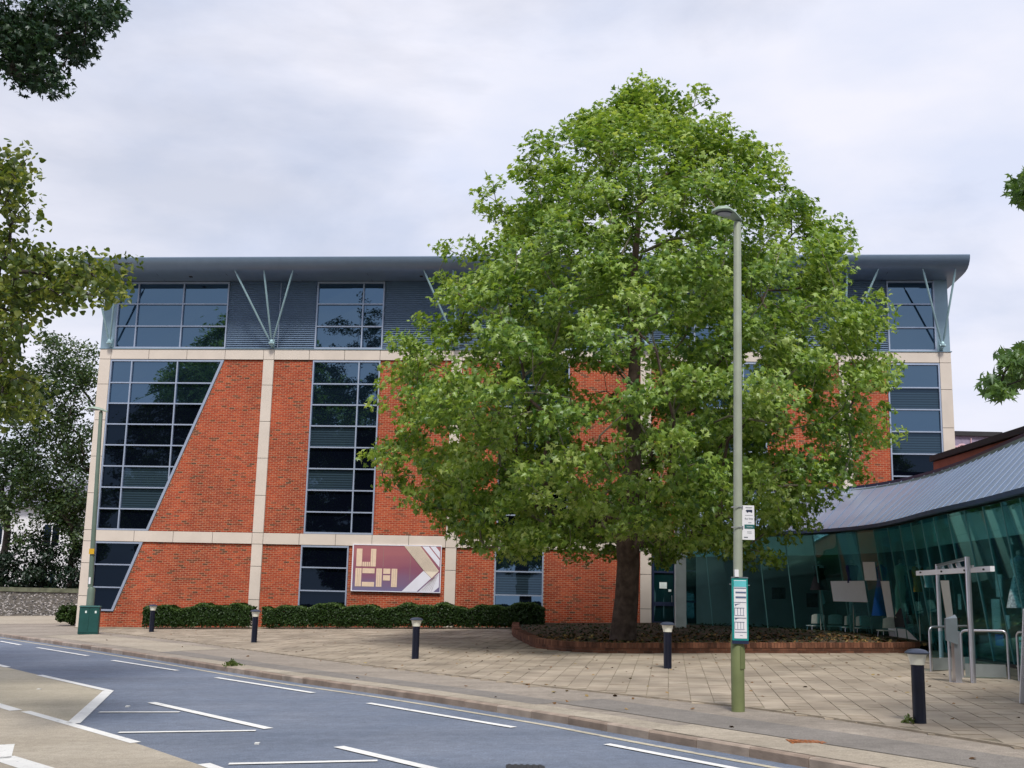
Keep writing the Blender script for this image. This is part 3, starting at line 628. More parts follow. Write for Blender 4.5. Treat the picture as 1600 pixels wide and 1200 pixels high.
fl_.build('letter_lines', M['fleck'], BN)
bq('diagonal_stripe', 'signlilac', [(.57, .004), (.74, .004), (.90, .30), (.81, .46)])
o = bq('diagonal_stripe', 'creamlight', [(.58, .996), (.815, .46), (.905, .30), (.985, .46), (.765, .996)])
bq('diagonal_stripe', 'signlilac', [(.785, .996), (.99, .54), (.99, .70), (.86, .996)]); bq('diagonal_stripe', 'signlilac', [(.875, .996), (.99, .735), (.99, .88), (.94, .996)])
bq('diagonal_stripe', 'signlilac', [(.76, .004), (.93, .004), (.99, .11), (.99, .43), (.915, .29)])
sl_ = MB()
for k in range(16):
    t = k/15.; a = Vector((.60+.165*t+.0, .97)); d = Vector((.235*.98, -.54*1.0))
    x0, z0 = .585+(.76-.585)*t, .985; x1, z1 = .82+(.975-.82)*t, .455-.0*t+( .0)
    x1, z1 = .815+t*.085, .46-t*.16 
    sl_.bar((x0*BW, -.008, z0*BH), ((.815+(.98-.815)*t)*BW, -.008, (.45)*BH), .004, .012, up=(0, 1, 0))
for k in range(6):
    t = (k+1)/7.; sl_.bar(((.76+.17*t)*BW, -.008, .02*BH), ((.915+.075*t)*BW, -.008, (.29+.13*t)*BH), .004, .02, up=(0, 1, 0))
sl_.build('stripe_lines', M['fleck'], BN)

# ------------------------------------------------------------------ planter
PT = link('planter', None); tag(PT, 'low curved red brick planter bed under the large plane tree', 'planter')
def cat(P, n):   # Catmull-Rom through list of tuples
    P = [np.array(q, float) for q in P]; o = []
    for i in range(len(P)-1):
        p0 = P[max(i-1, 0)]; p1 = P[i]; p2 = P[i+1]; p3 = P[min(i+2, len(P)-1)]
        for k in range(n):
            t = k/n; o.append(.5*((2*p1)+(-p0+p2)*t+(2*p0-5*p1+4*p2-p3)*t*t+(-p0+3*p1-3*p2+p3)*t**3))
    o.append(P[-1]); return o
plc = [tuple(q) for q in cat(PL, 6)]; plin = off(plc, -.22)
b = MB(); vs = []
for (a, c) in zip(plc, plin): vs += [(a[0], a[1], GZ(*a)-.1), (a[0], a[1], GZ(*a)+.24), (c[0], c[1], GZ(*c)+.24), (c[0], c[1], GZ(*c)-.1)]
b.add(vs, [(4*i+k, 4*i+4+k, 4*i+4+(k+1) % 4, 4*i+(k+1) % 4) for i in range(len(plc)-1) for k in range(4)]); b.build('wall', mat('planter_mortar', (.12, .085, .065), .95, var=.4, vscale=3), PT)
bk = MB(); pr = resample(plc, .078)
for i, (a, c) in enumerate(zip(pr, pr[1:])):
    t = (c-a).normalized(); n = Vector((-t.y, t.x)); f = lambda q, o_, h: (q.x+n.x*o_, q.y+n.y*o_, GZ(q.x, q.y)+h)
    bk.cr = random.random(); a, c = a+t*.004, c-t*.004; e = random.uniform(-.004, .004); h = .25+e
    bk.hexa([f(a, -.02, .14), f(c, -.02, .14), f(c, .235, .14), f(a, .235, .14), f(a, -.02, h+.02), f(c, -.02, h+.02), f(c, .235, h+.02), f(a, .235, h+.02)])
bk.build('coping_bricks', M['planterbrick'], PT, kind='stuff')
bk = MB(); pr = resample(plc, .225)
for row in range(3):
    for i, (a, c) in enumerate(zip(pr, pr[1:])):
        t = (c-a).normalized(); n = Vector((-t.y, t.x)); f = lambda q, o_, h: (q.x+n.x*o_, q.y+n.y*o_, GZ(q.x, q.y)+h); bk.cr = random.random()*.6
        a, c = a+t*(.006+.11*(row % 2)), c+t*(-.006+.11*(row % 2)); z0 = -.08+row*.075
        bk.hexa([f(a, -.008, z0), f(c, -.008, z0), f(c, .1, z0), f(a, .1, z0), f(a, -.008, z0+.065), f(c, -.008, z0+.065), f(c, .1, z0+.065), f(a, .1, z0+.065)])
bk.build('course_bricks', M['planterbrick'], PT, kind='stuff')
SZ = lambda x, y: GZ(x, y)+.17+.05*math.sin(x*1.3)*math.cos(y*.9)
so_ = sheet('soil', plin+[(11.8, 31), (11.8, 38), (8, 43), (6, 45.0), (0, 45.6)], M['soil'], .17, kind=None, parent=PT)

# ------------------------------------------------------------------ glass pavilion
PVN = thing('glass_pavilion', 'low curved glass shop front with leaning teal panes and grey standing seam metal roof', 'building', (0, 0, 0))
Ev = [(6.3, 42.6), (8.2, 40.6), (9.6, 38.8), (10.3, 37.7), (10.85, 35.9), (11.07, 34.2), (11.0, 32), (10.75, 29.5), (10.6, 27.6), (10.52, 25.8), (10.4, 24.2), (10.23, 22.5), (9.95, 19.5), (9.6, 16)]
Rv = [(7.6, 44.75, 5.6), (10, 44.5, 5.85), (12.2, 44.35, 6.0), (13.55, 44.2, 6.05), (14.25, 41.5, 6.05), (14.4, 38.5, 6.05), (14.25, 35.5, 6.05), (13.9, 32.6, 6.05), (13.6, 30.3, 6.05), (13.35, 28.3, 6.05), (13.15, 26.6, 6.05), (12.9, 24.8, 6.05), (12.5, 21.5, 6.05), (12.0, 17.8, 6.05)]
ef = cat(Ev, 60); rfv = cat(Rv, 60)
el_ = np.array(ef); cum = np.concatenate([[0], np.cumsum(np.linalg.norm(np.diff(el_, axis=0), axis=1))])
rl_ = np.array(rfv)
def E_at(s): return np.array([np.interp(s, cum, el_[:, 0]), np.interp(s, cum, el_[:, 1])])
def R_at(s): return np.array([np.interp(s, cum, rl_[:, i]) for i in range(3)])
def inw(s):
    t = E_at(min(s+.2, cum[-1]))-E_at(max(s-.2, 0)); t /= np.linalg.norm(t); return np.array([-t[1], t[0]])
LT = cum[-1]
GZ0, GZ1 = .44, 3.86
def G_at(s, k, o=0.):     # point on the leaning glass, k 0 foot .. 1 head
    q = E_at(s)+inw(s)*(.10+.50*(1-k)+o); return Vector((q[0], q[1], GZ0+(GZ1-GZ0)*k))
n = int(LT/.56); rfo = link('roof', None, PVN)
for i in range(n):
    s0, s1 = LT*i/n, LT*(i+1)/n; a, c = E_at(s0), E_at(s1); ra, rc_ = R_at(s0), R_at(s1)
    A, B_, C_, D_ = Vector((*a, 4.0)), Vector((*c, 4.0)), Vector(rc_), Vector(ra); dn = Vector((0, 0, -.06)); e = (B_-A).normalized()*.008; e2 = (C_-D_).normalized()*.006
    p = MB(); p.hexa([A+dn+e, B_+dn-e, C_+dn-e2, D_+dn+e2, A+e, B_-e, C_-e2, D_+e2]); p.build('roof_sheet', M['zinc'], rfo)
    p = MB(); p.bar(A+Vector((0, 0, .005)), D_+Vector((0, 0, .005)), .022, .05); p.build('roof_seam', mat('seam_metal', (.06, .075, .13), .6, .1) if 'seam' not in M else M['seam'], rfo)
    if 'seam' not in M: M['seam'] = rfo.children[-1].data.materials[0]
b = MB()
for i in range(80):
    s0, s1 = LT*i/80, LT*(i+1)/80
    for k, (o0, o1, z0, z1) in enumerate([(-.06, .06, 3.91, 4.015)]):
        a, c = E_at(s0), E_at(s1); na, nc = inw(s0), inw(s1)
        b.hexa([(*(a+na*o0), z0), (*(c+nc*o0), z0), (*(c+nc*o1), z0), (*(a+na*o1), z0), (*(a+na*o0), z1), (*(c+nc*o0), z1), (*(c+nc*o1), z1), (*(a+na*o1), z1)])
b.build('gutter', mat('gutter_metal', (.055, .085, .17), .45, .2), PVN)
b = MB()
for i in range(80):
    s0, s1 = LT*i/80, LT*(i+1)/80; b.bar(R_at(s0)+np.array([0, 0, .03]), R_at(s1)+np.array([0, 0, .03]), .12, .10)
b.build('ridge_flashing', M['navy'], PVN)
gw = link('glass_wall', None, PVN); ng = 24; js = [LT*i/ng for i in range(ng+1)]
for i in range(ng):
    s0, s1 = js[i]+.012, js[i+1]-.012
    p = MB(); T0, T1 = G_at(s0, 1), G_at(s1, 1); iw = inw((s0+s1)/2); le = Vector((iw[0]*.5, iw[1]*.5, GZ0-GZ1)); th_ = Vector((iw[0]*.016, iw[1]*.016, 0))
    p.hexa([T0+le, T1+le, T1+le+th_, T0+le+th_, T0, T1, T1+th_, T0+th_])
    p.build('glass_pane', M['teal_glass'], gw)
    p = MB(); p.bar(G_at(js[i], .0, .0), G_at(js[i], 1., .0), .012, .03, up=(1, 0, 0)); p.build('pane_joint', M['seam_pale'], gw)
b = MB()
def strip(b, o0, o1, z0, z1, m=60, sa=0, sb=None):
    sb = sb or LT
    for i in range(m):
        s0, s1 = sa+(sb-sa)*i/m, sa+(sb-sa)*(i+1)/m; a, c = E_at(s0), E_at(s1); na, nc = inw(s0), inw(s1)
        b.hexa([(*(a+na*o0), z0), (*(c+nc*o0), z0), (*(c+nc*o1), z0), (*(a+na*o1), z0), (*(a+na*o0), z1), (*(c+nc*o0), z1), (*(c+nc*o1), z1), (*(a+na*o1), z1)])
strip(b, .52, .95, .0, GZ0); b.build('plinth', M['dark'], PVN)
b = MB(); strip(b, .50, .56, 3.2, 3.86); b.build('bulkhead', M['bulk'], PVN)
b = MB(); vs = []
for i in range(61):
    s = LT*i/60; a = E_at(s)+inw(s)*.6; r_ = R_at(s); vs += [(a[0], a[1], .42), (max(a[0]+.3, r_[0]-.35), r_[1]-.25, .42)]
b.add(vs, [(2*i, 2*i+2, 2*i+3, 2*i+1) for i in range(60)]); b.build('floor', M['innerfloor'], PVN)
b = MB(); vs = []
for i in range(61):
    s = LT*i/60; r_ = R_at(s); vs += [(r_[0]-.3, r_[1]-.3, .3), (r_[0]-.3, r_[1]-.3, r_[2]-.1), (r_[0]-.18, r_[1]-.2, r_[2]-.1), (r_[0]-.18, r_[1]-.2, .3)]
b.add(vs, [(4*i+k, 4*i+4+k, 4*i+4+(k+1) % 4, 4*i+(k+1) % 4) for i in range(60) for k in range(4)]); b.build('back_wall', M['inner'], PVN)
b = MB(); e0 = E_at(LT)+inw(LT)*.6; r1 = R_at(LT); b.hexa([(*e0, .2), (r1[0], r1[1], .2), (r1[0], r1[1]+.15, .2), (e0[0], e0[1]+.15, .2), (*e0, 4.0), (r1[0], r1[1], 6.0), (r1[0], r1[1]+.15, 6.0), (e0[0], e0[1]+.15, 4.0)]); b.build('end_wall', M['redwall'], PVN)
# white and black vinyl panels stuck on the glass: find (s,k) on the glass by intersecting a sight line
def onglass(px, py):
    best = None; o = np.array([0, 0, CH]); d = cr*(px-800)/F-cu*(py-600)/F+fw
    lo = None; prev = None
    for s in np.linspace(3, LT-.2, 500):
        f = G_at(s, 0); h = G_at(s, 1); nrm = np.cross(np.array(h-f), np.array(list(E_at(min(s+.05, LT))-E_at(s-.05))+[0]))
        t = np.dot(nrm, np.array(f)-o)/np.dot(nrm, d); q = o+d*t; k = (q[2]-GZ0)/(GZ1-GZ0)
        g = G_at(s, k); e_ = (g.x-q[0])**2+(g.y-q[1])**2
        if best is None or e_ < best[0]: best = (e_, s, k)
    return best[1], best[2]
def graphic(m, pts, o=-.035, n=6):
    """quad (top-left, top-right, bottom-right, bottom-left) following the curved glass"""
    tl, tr, br_, bl = [np.array(q, float) for q in pts]; vs = []
    for i in range(n+1):
        t = i/n; a, c = tl+(tr-tl)*t, bl+(br_-bl)*t; (s0, k0), (s1, k1) = onglass(*a), onglass(*c)
        vs += [G_at(s0, k0, o), G_at(s1, k1, o), G_at(s1, k1, o+.01), G_at(s0, k0, o+.01)]
    b_ = MB(); b_.add(vs, [(4*i+k, 4*i+4+k, 4*i+4+(k+1) % 4, 4*i+(k+1) % 4) for i in range(n) for k in range(4)]+[(0, 1, 2, 3), (4*n+3, 4*n+2, 4*n+1, 4*n)]); b_.build('window_graphic', M[m], gw)
graphic('white', [(1299, 908), (1352, 907.5), (1356.5, 941), (1303, 939.5)]); graphic('white', [(1349, 878), (1368, 878), (1372, 907), (1353, 907)])
graphic('white', [(1378, 908), (1390.5, 908), (1399, 965), (1390, 980)]); graphic('black', [(1407, 951), (1409, 950), (1416, 981), (1389.5, 980)])
graphic('white', [(1389.5, 981), (1401.5, 981.5), (1406.5, 1012.5), (1393.5, 1011)]); graphic('white', [(1403.5, 982), (1416, 983), (1420, 1015), (1408, 1013)]); graphic('white', [(1418.5, 984), (1436, 1001), (1436, 1018), (1423, 1016)], n=3)
graphic('white', [(1471.5, 907), (1484, 907), (1497, 1010), (1488, 1010)])
# entrance doors inside the glass line
b = MB()
dg = link('entrance_door', None, PVN)
for s in (21.3, 22.5):
    p = MB(); p.bar(G_at(s, 0, .35), G_at(s, .62, .55), .05, .06, up=(1, 0, 0)); p.build('door_frame', M['navy'], dg)
for (px, py, w_, h_, m) in [(1552, 915, .3, .5, 'notice'), (1548, 962, .45, .75, 'notice'), (1566, 972, .18, .3, 'white'), (1554, 1000, .4, .25, 'dressblue'), (1492, 940, .18, .38, 'notice'), (1490, 975, .15, .3, 'red'), (1476, 955, .2, .4, 'dresssky')]:
    s, k = onglass(px, py); q = G_at(s, k, .12); p = MB(); p.bar(q-Vector((0, 0, h_/2)), q+Vector((0, 0, h_/2)), .02, w_, up=(0, 1, 0)); p.build('poster', M[m], dg)

# interior things: chairs, garments, pictures
def chair_at(px, py, Y, rz, first=[None], label=''):
    q = at(px, py, Y)
    if first[0] is None:
        t = thing('cafe_chair', label, 'chair', (0, 0, 0), 0, 'pale plastic chairs behind the glass')
        sb = MB(); sb.box(-.22, .22, -.2, .22, .43, .46); smooth_by_angle(sb.build('seat', M['chair'], t))
        bb = MB(); vs = []
        for i in range(7):
            a = -.5+i/6.; x = a*.46; y = .22+.05*(1-4*a*a)*1.0
            vs += [(x, y-.0, .52), (x, y+.06, .84-.05*abs(2*a)**3), (x, y+.075, .84-.05*abs(2*a)**3), (x, y+.015, .52)]
        bb.add(vs, [(4*i+k, 4*i+4+k, 4*i+4+(k+1) % 4, 4*i+(k+1) % 4) for i in range(6) for k in range(4)]+[(0, 1, 2, 3), (27, 26, 25, 24)]); bb.build('backrest', M['chair'], t)
        for sx in (-1, 1):
            for sy in (-1, 1):
                lg = MB(); lg.tube([(sx*.17, sy*.16, .43), (sx*.21, sy*.22, 0)], .011, 6); lg.build('leg', M['steel'], t)
        first[0] = t
    else: t = copy_tree(first[0])
    t['label'] = label; t.location = (q.x, q.y, .42); t.rotation_euler = (0, 0, rz+math.pi)
chair_at(1273, 990, 38.9, .2, label='pale plastic chair behind the glass, leftmost of the row, under the black dress')
chair_at(1304, 990, 38.6, -.15, label='pale plastic chair behind the glass, just left of the thin pale post')
chair_at(1326, 990, 37.6, .1, label='pale plastic chair behind the glass standing in front of the thin pale post')
chair_at(1347, 990, 36.9, -.1, label='pale plastic chair behind the glass under the right end of the white rectangle')
chair_at(1385, 990, 34.6, .15, label='pale plastic chair behind the glass half hidden by the slanted white strip')
q = at(1331, 985, 38.8); b = MB(); b.tube([(0, 0, 0), (0, 0, 1.3)], .07, 10); b.box(-.3, .3, -.2, .2, 1.3, 1.34); pp_ = b.build('post', M['chair'], None, loc=(q.x, q.y, .42)); tag(pp_, 'thin pale post with a small top behind the glass among the chairs', 'post')
def garment(px, ytop, ybot, Y, wid, m, label, shape='dress', collar=None, cat_='dress'):
    s_, k_ = onglass(px, ybot); Y = G_at(s_, k_).y; iw = inw(s_)
    for _ in range(60):      # step back along the sight line until the cloth hangs clear of the leaning glass
        q = at(px, ybot, Y); g_ = G_at(s_, max(0, (q.z-GZ0)/(GZ1-GZ0)))
        if (q.x-g_.x)*iw[0]+(q.y-g_.y)*iw[1] > .02+.15*wid: break
        Y += .05
    tq, bq_ = at(px, ytop, Y), at(px, ybot, Y); H = tq.z-bq_.z; zb = bq_.z-.42
    t = thing('garment_display', label, cat_, (tq.x, tq.y, .42), R(25))
    if shape == 'dress': pf = [(.62, 0), (.60, .03), (.50, .25), (.36, .52), (.26, .64), (.33, .78), (.40, .86), (.36, .93), (.16, .97), (.10, 1.0)]
    elif shape == 'slim': pf = [(.46, 0), (.45, .02), (.44, .3), (.46, .5), (.36, .64), (.42, .78), (.48, .87), (.40, .94), (.14, .97), (.10, 1.0)]
    else: pf = [(.36, 0), (.37, .03), (.34, .3), (.44, .6), (.50, .78), (.42, .9), (.18, .95), (.12, 1.0)]
    b_ = MB(); nn = 18; b_.lathe([(r_*wid, zb+z*H) for r_, z in pf], (0, 0, 0), nn, 1, .55)
    for i, v_ in enumerate(b_.v):   # folds towards the hem
        k = (v_[2]-zb)/H; a = math.atan2(v_[1], v_[0]); f_ = 1+.10*max(0, .6-k)*math.sin(a*7+px); b_.v[i] = (v_[0]*f_, v_[1]*f_, v_[2])
    smooth_by_angle(b_.build('cloth', M[m], t), 70)
    b_ = MB(); b_.lathe([(.05, zb+H), (.06, zb+H+.05), (.05, zb+H+.1), (.02, zb+H+.12)], (0, 0, 0), 10); b_.tube([(0, 0, .01), (0, 0, zb+H+.06)], .015, 6); b_.lathe([(.18, 0), (.18, .02), (.02, .03)], (0, 0, 0), 14); b_.build('stand', M['mannequin'], t)
    if collar:
        b_ = MB(); b_.lathe([(.30*wid, zb+H*.86), (.26*wid, zb+H*.93), (.14*wid, zb+H*.985)], (0, -.04, 0), 12, 1, .55); b_.build('collar', M[collar], t)
garment(1280, 882, 922, 38.6, .62, 'dressblack', 'black flared dress with white collar on a stand behind the glass', 'dress', 'white')
garment(1331, 880, 911, 37.2, .50, 'dressnavy', 'navy top with pale front on a bust above the white rectangle', 'top', 'mannequin', 'top')
garment(1376, 882, 962, 35.7, .60, 'dressblue', 'long bright blue dress on a stand left of the slanted white strip', 'dress')
garment(1407, 880, 965, 34.3, .52, 'dressmint', 'long pale mint sleeveless dress on a stand behind the glass', 'slim')
garment(1424, 890, 975, 33.0, .55, 'dresscoat', 'long charcoal coat on a stand right of the mint dress', 'slim', None, 'coat')
garment(1433, 882, 925, 32.0, .40, 'dressamber', 'amber brown top with pale collar hanging behind the glass', 'top', 'white', 'top')
garment(1451, 892, 918, 31.0, .40, 'dresssky', 'pale blue blouse on a bust left of the tall steel frame', 'top', None, 'blouse')
garment(1592, 868, 950, 24.8, .62, 'dresscheck', 'pale blue checked dress in the window at the right edge', 'dress')
def picture(px, py, Y, w_, h_, m, label):
    q = at(px, py, Y); b_ = MB(); b_.box(-w_/2, w_/2, -.02, .02, -h_/2, h_/2); b_.cm = 1; b_.box(-w_/2+.02, w_/2-.02, -.025, -.02, -h_/2+.02, h_/2-.02)
    o = b_.build('picture', [M['black'], M[m]], None, loc=(q.x, q.y, q.z)); o.rotation_euler = (0, 0, R(-20)); tag(o, label, 'picture')
picture(1212, 927, 42.3, .28, .42, 'picture', 'small dark framed print, left one of the pair on the wall beyond the bus stop')
picture(1221, 927, 42.3, .28, .42, 'picture', 'small dark framed print, right one of the pair on the wall beyond the bus stop')
picture(1269, 938, 41.5, .40, .50, 'picture', 'dark square print under the black dress behind the glass')

# ------------------------------------------------------------------ entrance frame, barriers, pedestal, board
EG = GZ(9, 24)
PF = thing('entrance_frame', 'tall stainless steel entrance frame with two posts and top bars', 'frame', (8.76, 21.8, GZ(8.76, 21.8)))
o0 = PF.location
def lc(x, y, z): return Vector((x, y, z))-o0
b = MB(); b.tube([lc(8.76, 21.8, o0.z), lc(8.76, 21.8, 2.60)], .052, 14); smooth_by_angle(b.build('post', M['steel'], PF))
b = MB(); b.tube([lc(9.72, 25.9, GZ(9.7, 25.9)), lc(9.72, 25.9, 2.58)], .048, 14); smooth_by_angle(b.build('post', M['steel'], PF))
b = MB(); b.bar(lc(8.76, 21.8, 2.57), lc(9.72, 25.9, 2.55), .06, .05); b.bar(lc(8.86, 21.8, 2.42), lc(9.8, 25.9, 2.40), .04, .05)
for k in (.3, .55, .85): b.bar(lc(8.76+.96*k, 21.8+4.1*k, 2.52), lc(8.82+.96*k, 21.8+4.1*k, 2.38), .05, .08)
b.build('top_bar', M['steel'], PF)
b = MB(); b.bar(lc(9.02, 21.3, 2.37), lc(9.02, 25.2, 2.35), .08, .10); b.build('header_beam', M['signwhite'], PF)
for y in (21.5, 22.4, 23.6, 24.8): 
    b = MB(); b.tube([lc(8.95, y, 2.36), lc(8.92, y, 2.36)], .02, 8); b.build('bolt', M['iron'], PF)
def barrier(a, c, label):
    a, c = Vector(a), Vector(c); za, zc = GZ(*a), GZ(*c); t = (c-a).normalized(); r_ = .09
    th = thing('barrier_rail', label, 'railing', (a.x, a.y, za))
    P = lambda q, z: Vector((q.x, q.y, z))-th.location
    pts = [P(a, za), P(a, za+.83)]+[P(a+t*(r_-r_*math.cos(x)), za+.83+r_*math.sin(x)) for x in (.4, .8, 1.2, 1.57)]
    pts += [P(c-t*(r_-r_*math.cos(x)), zc+.83+r_*math.sin(x)) for x in (1.57, 1.2, .8, .4)]+[P(c, zc+.83), P(c, zc)]
    b_ = MB(); b_.tube(pts, .024, 10); smooth_by_angle(b_.build('hoop', M['steel'], th), 60)
    b_ = MB(); b_.bar(P(a+t*.05, za+.16), P(c-t*.05, zc+.16), .02, .24); b_.build('kick_plate', M['kick'], th)
    b_ = MB(); b_.bar(P(a+t*.05, za+.56), P(c-t*.05, zc+.56), .012, .54); b_.build('glass_infill', M['teal_glass'], th)
barrier((8.89, 24.3), (9.98, 24.7), 'steel hoop barrier with grey kick plate, left of the tall front post')
barrier((8.98, 22.85), (9.74, 22.5), 'steel hoop barrier with grey kick plate, right of the tall front post')
barrier((9.80, 22.2), (10.15, 20.9), 'steel hoop barrier cut off by the right edge of the picture')
PD = thing('door_pedestal', 'steel push button pedestal with a slanted grey plate before the entrance', 'pedestal', (8.52, 21.95, GZ(8.52, 21.95)))
b = MB(); b.box(-.06, .06, -.08, .08, 0, .95); b.box(-.1, .1, -.12, .12, 0, .015); b.build('post', M['steel'], PD)
b = MB(); b.tube([(-.13, 0, 0), (-.13, 0, 1.0)], .025, 10); b.build('pole', M['steel'], PD)
b = MB(); b.add([(-.21, -.1, .78), (.0, -.13, .70), (.0, -.03, .70), (-.21, -.03, .78), (-.21, -.1, 1.18), (.0, -.13, 1.2), (.0, -.03, 1.26), (-.21, -.03, 1.18)], [(0, 3, 2, 1), (4, 5, 6, 7), (0, 1, 5, 4), (1, 2, 6, 5), (2, 3, 7, 6), (3, 0, 4, 7)]); b.build('plate', M['grey'], PD)
WB = thing('pavement_board', 'white pavement board leaning at the right edge of the picture', 'board', (8.13, 18.1, GZ(8, 18.1)), R(-8))
b = MB(); b.hexa([(-.06, -.3, 0), (.55, -.3, 0), (.55, -.26, 0), (-.06, -.26, 0), (.0, -.02, 1.5), (.62, -.02, 1.5), (.62, .02, 1.5), (.0, .02, 1.5)]); b.build('front_panel', M['signwhite'], WB)
b = MB(); b.hexa([(-.06, .3, 0), (.55, .3, 0), (.55, .34, 0), (-.06, .34, 0), (.0, .03, 1.48), (.62, .03, 1.48), (.62, .07, 1.48), (.0, .07, 1.48)]); b.build('rear_panel', M['signwhite'], WB)

# ------------------------------------------------------------------ bollards
def bollard(x, y, label, first=[None]):
    if first[0] is None:
        t = thing('light_bollard', label, 'bollard', (0, 0, 0), 0, 'lit bollards along the plaza')
        b_ = MB(); b_.lathe([(.092, -.05), (.092, .0), (.088, .02), (.088, .78), (.08, .785)], n=20); smooth_by_angle(b_.build('post', M['bollard'], t))
        b_ = MB(); b_.lathe([(.095, .785), (.10, .82), (.125, .915), (.128, .93)], n=20); smooth_by_angle(b_.build('lens', M['lens'], t))
        b_ = MB(); b_.lathe([(.15, .93), (.165, .94), (.165, .952), (.12, .985), (.05, 1.0), (.01, 1.003)], n=20); smooth_by_angle(b_.build('cap', M['cap'], t))
        first[0] = t
    else: t = copy_tree(first[0])
    t['label'] = label; t.location = (x, y, GZ(x, y)+.005)
bollard(5.7, 16.09, 'navy bollard with white lens nearest the camera, before the entrance frame')
bollard(3.53, 25.35, 'navy bollard with white lens in front of the planter, left of the bus stop pole')
bollard(-2.23, 28.6, 'navy bollard with white lens below the purple banner')
bollard(-7.77, 35.75, 'navy bollard with white lens at the gap in the hedge, below the stone pier')
bollard(-13.05, 42.6, 'smallest navy bollard with white lens, at the left end of the hedge')

# ------------------------------------------------------------------ street lamps
def lamp_head(t, z, L_, rz, mats):
    # tear-drop lantern pointing along local -x
    st = [(.06, .05, .035, 0), (-.05, .075, .06, .035), (-.2, .115, .085, .075), (-.38, .14, .09, .105), (-.52, .12, .07, .10), (-.60, .06, .04, .085), (-.625, .01, .01, .075)]
    b_ = MB(); nn = 14; vs = []
    for x, wy, hz, dz in st:
        for k in range(nn):
            a = 2*math.pi*k/nn; zz = math.sin(a)*hz; zz = zz if zz > 0 else zz*.35
            vs.append((x*L_, math.cos(a)*wy*1.25, z+dz+zz))
    b_.add(vs, [(i*nn+k, i*nn+(k+1) % nn, (i+1)*nn+(k+1) % nn, (i+1)*nn+k) for i in range(len(st)-1) for k in range(nn)]+[tuple(range(nn))])
    o = b_.build('lantern', mats[0], t); o.data.flip_normals(); smooth_by_angle(o, 60); o.rotation_euler = (0, 0, rz)
    b_ = MB(); b_.lathe([(.02, -.025), (.07, -.022), (.10, 0), (.10, .012)], (-.33*L_, 0, z+.068), 16, 1.7*L_, 1.15); g = b_.build('lamp_lens', mats[1], o); smooth_by_angle(g)
    b_ = MB(); b_.lathe([(.1, -.006), (.11, 0), (.11, .012)], (-.31*L_, 0, z+.07), 16, 2.1*L_, 1.22); b_.build('rim', M['lampunder'], o)
LP = thing('street_lamp', 'tall olive grey street lamp carrying the bus stop signs before the plane tree', 'street lamp', (3.52, 17.65, GZ(3.52, 17.65)))
b = MB(); b.lathe([(.10, -.05), (.10, 1.12), (.085, 1.16), (.076, 1.2)], n=20); smooth_by_angle(b.build('base_section', M['lampbase'], LP))
b = MB(); b.lathe([(.074, 1.2), (.070, 2.5), (.066, 4.5), (.060, 7.66), (.052, 7.7)], n=20); sh = b.build('shaft', M['lamp'], LP); smooth_by_angle(sh); sh.rotation_euler = (0, R(.7), 0)
b = MB(); b.box(.09, .106, -.05, .05, .62, .95); dd = b.build('service_door', M['lampbase'], LP); dd.rotation_euler = (0, 0, R(-50))
lamp_head(LP, 7.72, .80, R(28), (M['lamphead'], M['lampglass'])); 
for c in LP.children:
    if c.name.startswith('lantern'): c.location = (.10, 0, 0)
# bus stop flag
FLG = thing('bus_stop_flag', 'white bus stop flag with bus symbol and green band clamped on the lamp post', 'sign', (3.61, 17.63, 2.62))
def text(s, size, m, parent, loc, name='lettering', ext=.001):
    cu_ = bpy.data.curves.new('lettering', 'FONT'); cu_.body = s; cu_.size = size; cu_.extrude = ext; cu_.align_x = 'CENTER'; cu_.align_y = 'CENTER'
    o = bpy.data.objects.new(name, cu_); COL.objects.link(o); dg_ = bpy.context.evaluated_depsgraph_get(); me = bpy.data.meshes.new_from_object(o.evaluated_get(dg_)); bpy.data.objects.remove(o)
    me.materials.clear(); me.materials.append(m); o = link(name, me, parent, None, loc); o.rotation_euler = (R(90), 0, 0); return o
b = MB(); b.box(.0, .195, -.008, .008, 0, .53); b.build('plate', M['signwhite'], FLG)
b = MB(); b.box(.04, .195, -.011, -.0085, .17, .235); b.build('green_band', M['greenink'], FLG)
b = MB(); b.box(.06, .16, -.011, -.0085, .49, .497); b.box(.075, .165, -.011, -.0085, .43, .462); b.box(.065, .08, -.011, -.0085, .44, .455); b.lathe([(.01, -.0012), (.01, .0012)], (0, 0, 0), 8)
for x in (.09, .15): b.box(x-.01, x+.01, -.011, -.0085, .42, .43)
b.box(.05, .17, -.010, -.0085, .375, .379); b.box(.10, .15, -.010, -.0085, .26, .266); b.build('bus_symbol', M['ink'], FLG)
text('Bus Stop', .036, M['grey'], FLG, (.11, -.0095, .325)); text('Towards', .026, M['signwhite'], FLG, (.118, -.012, .202))
b = MB(); b.box(.03, .09, -.010, -.0085, .03, .045); b.box(.08, .15, -.0095, -.0085, .10, .106); b.box(.08, .15, -.0095, -.0085, .12, .126); b.build('small_print', M['grey'], FLG)
for z in (.19, .50):
    b = MB(); b.tube([(-.02+.085*math.cos(a)-.05, .02+.085*math.sin(a), z) for a in np.linspace(-.2, 6.0, 14)], .007, 6); b.box(.0, .02, -.02, .012, z-.025, z+.025); b.build('clamp', M['steel'], FLG)
TT = thing('timetable_case', 'teal framed bus timetable case strapped to the lamp post', 'timetable', (3.425, 17.545, 1.08))
W_, H_ = .245, .95
b = MB(); b.box(0, W_, -.01, .035, 0, H_); b.build('case', M['teal'], TT)
b = MB(); b.box(.03, W_-.025, -.014, -.0105, .05, H_-.03); b.build('sheet', M['signwhite'], TT)
b = MB(); b.box(.03, W_-.025, -.017, -.0145, H_-.13, H_-.04); b.build('header', M['cyan'], TT)
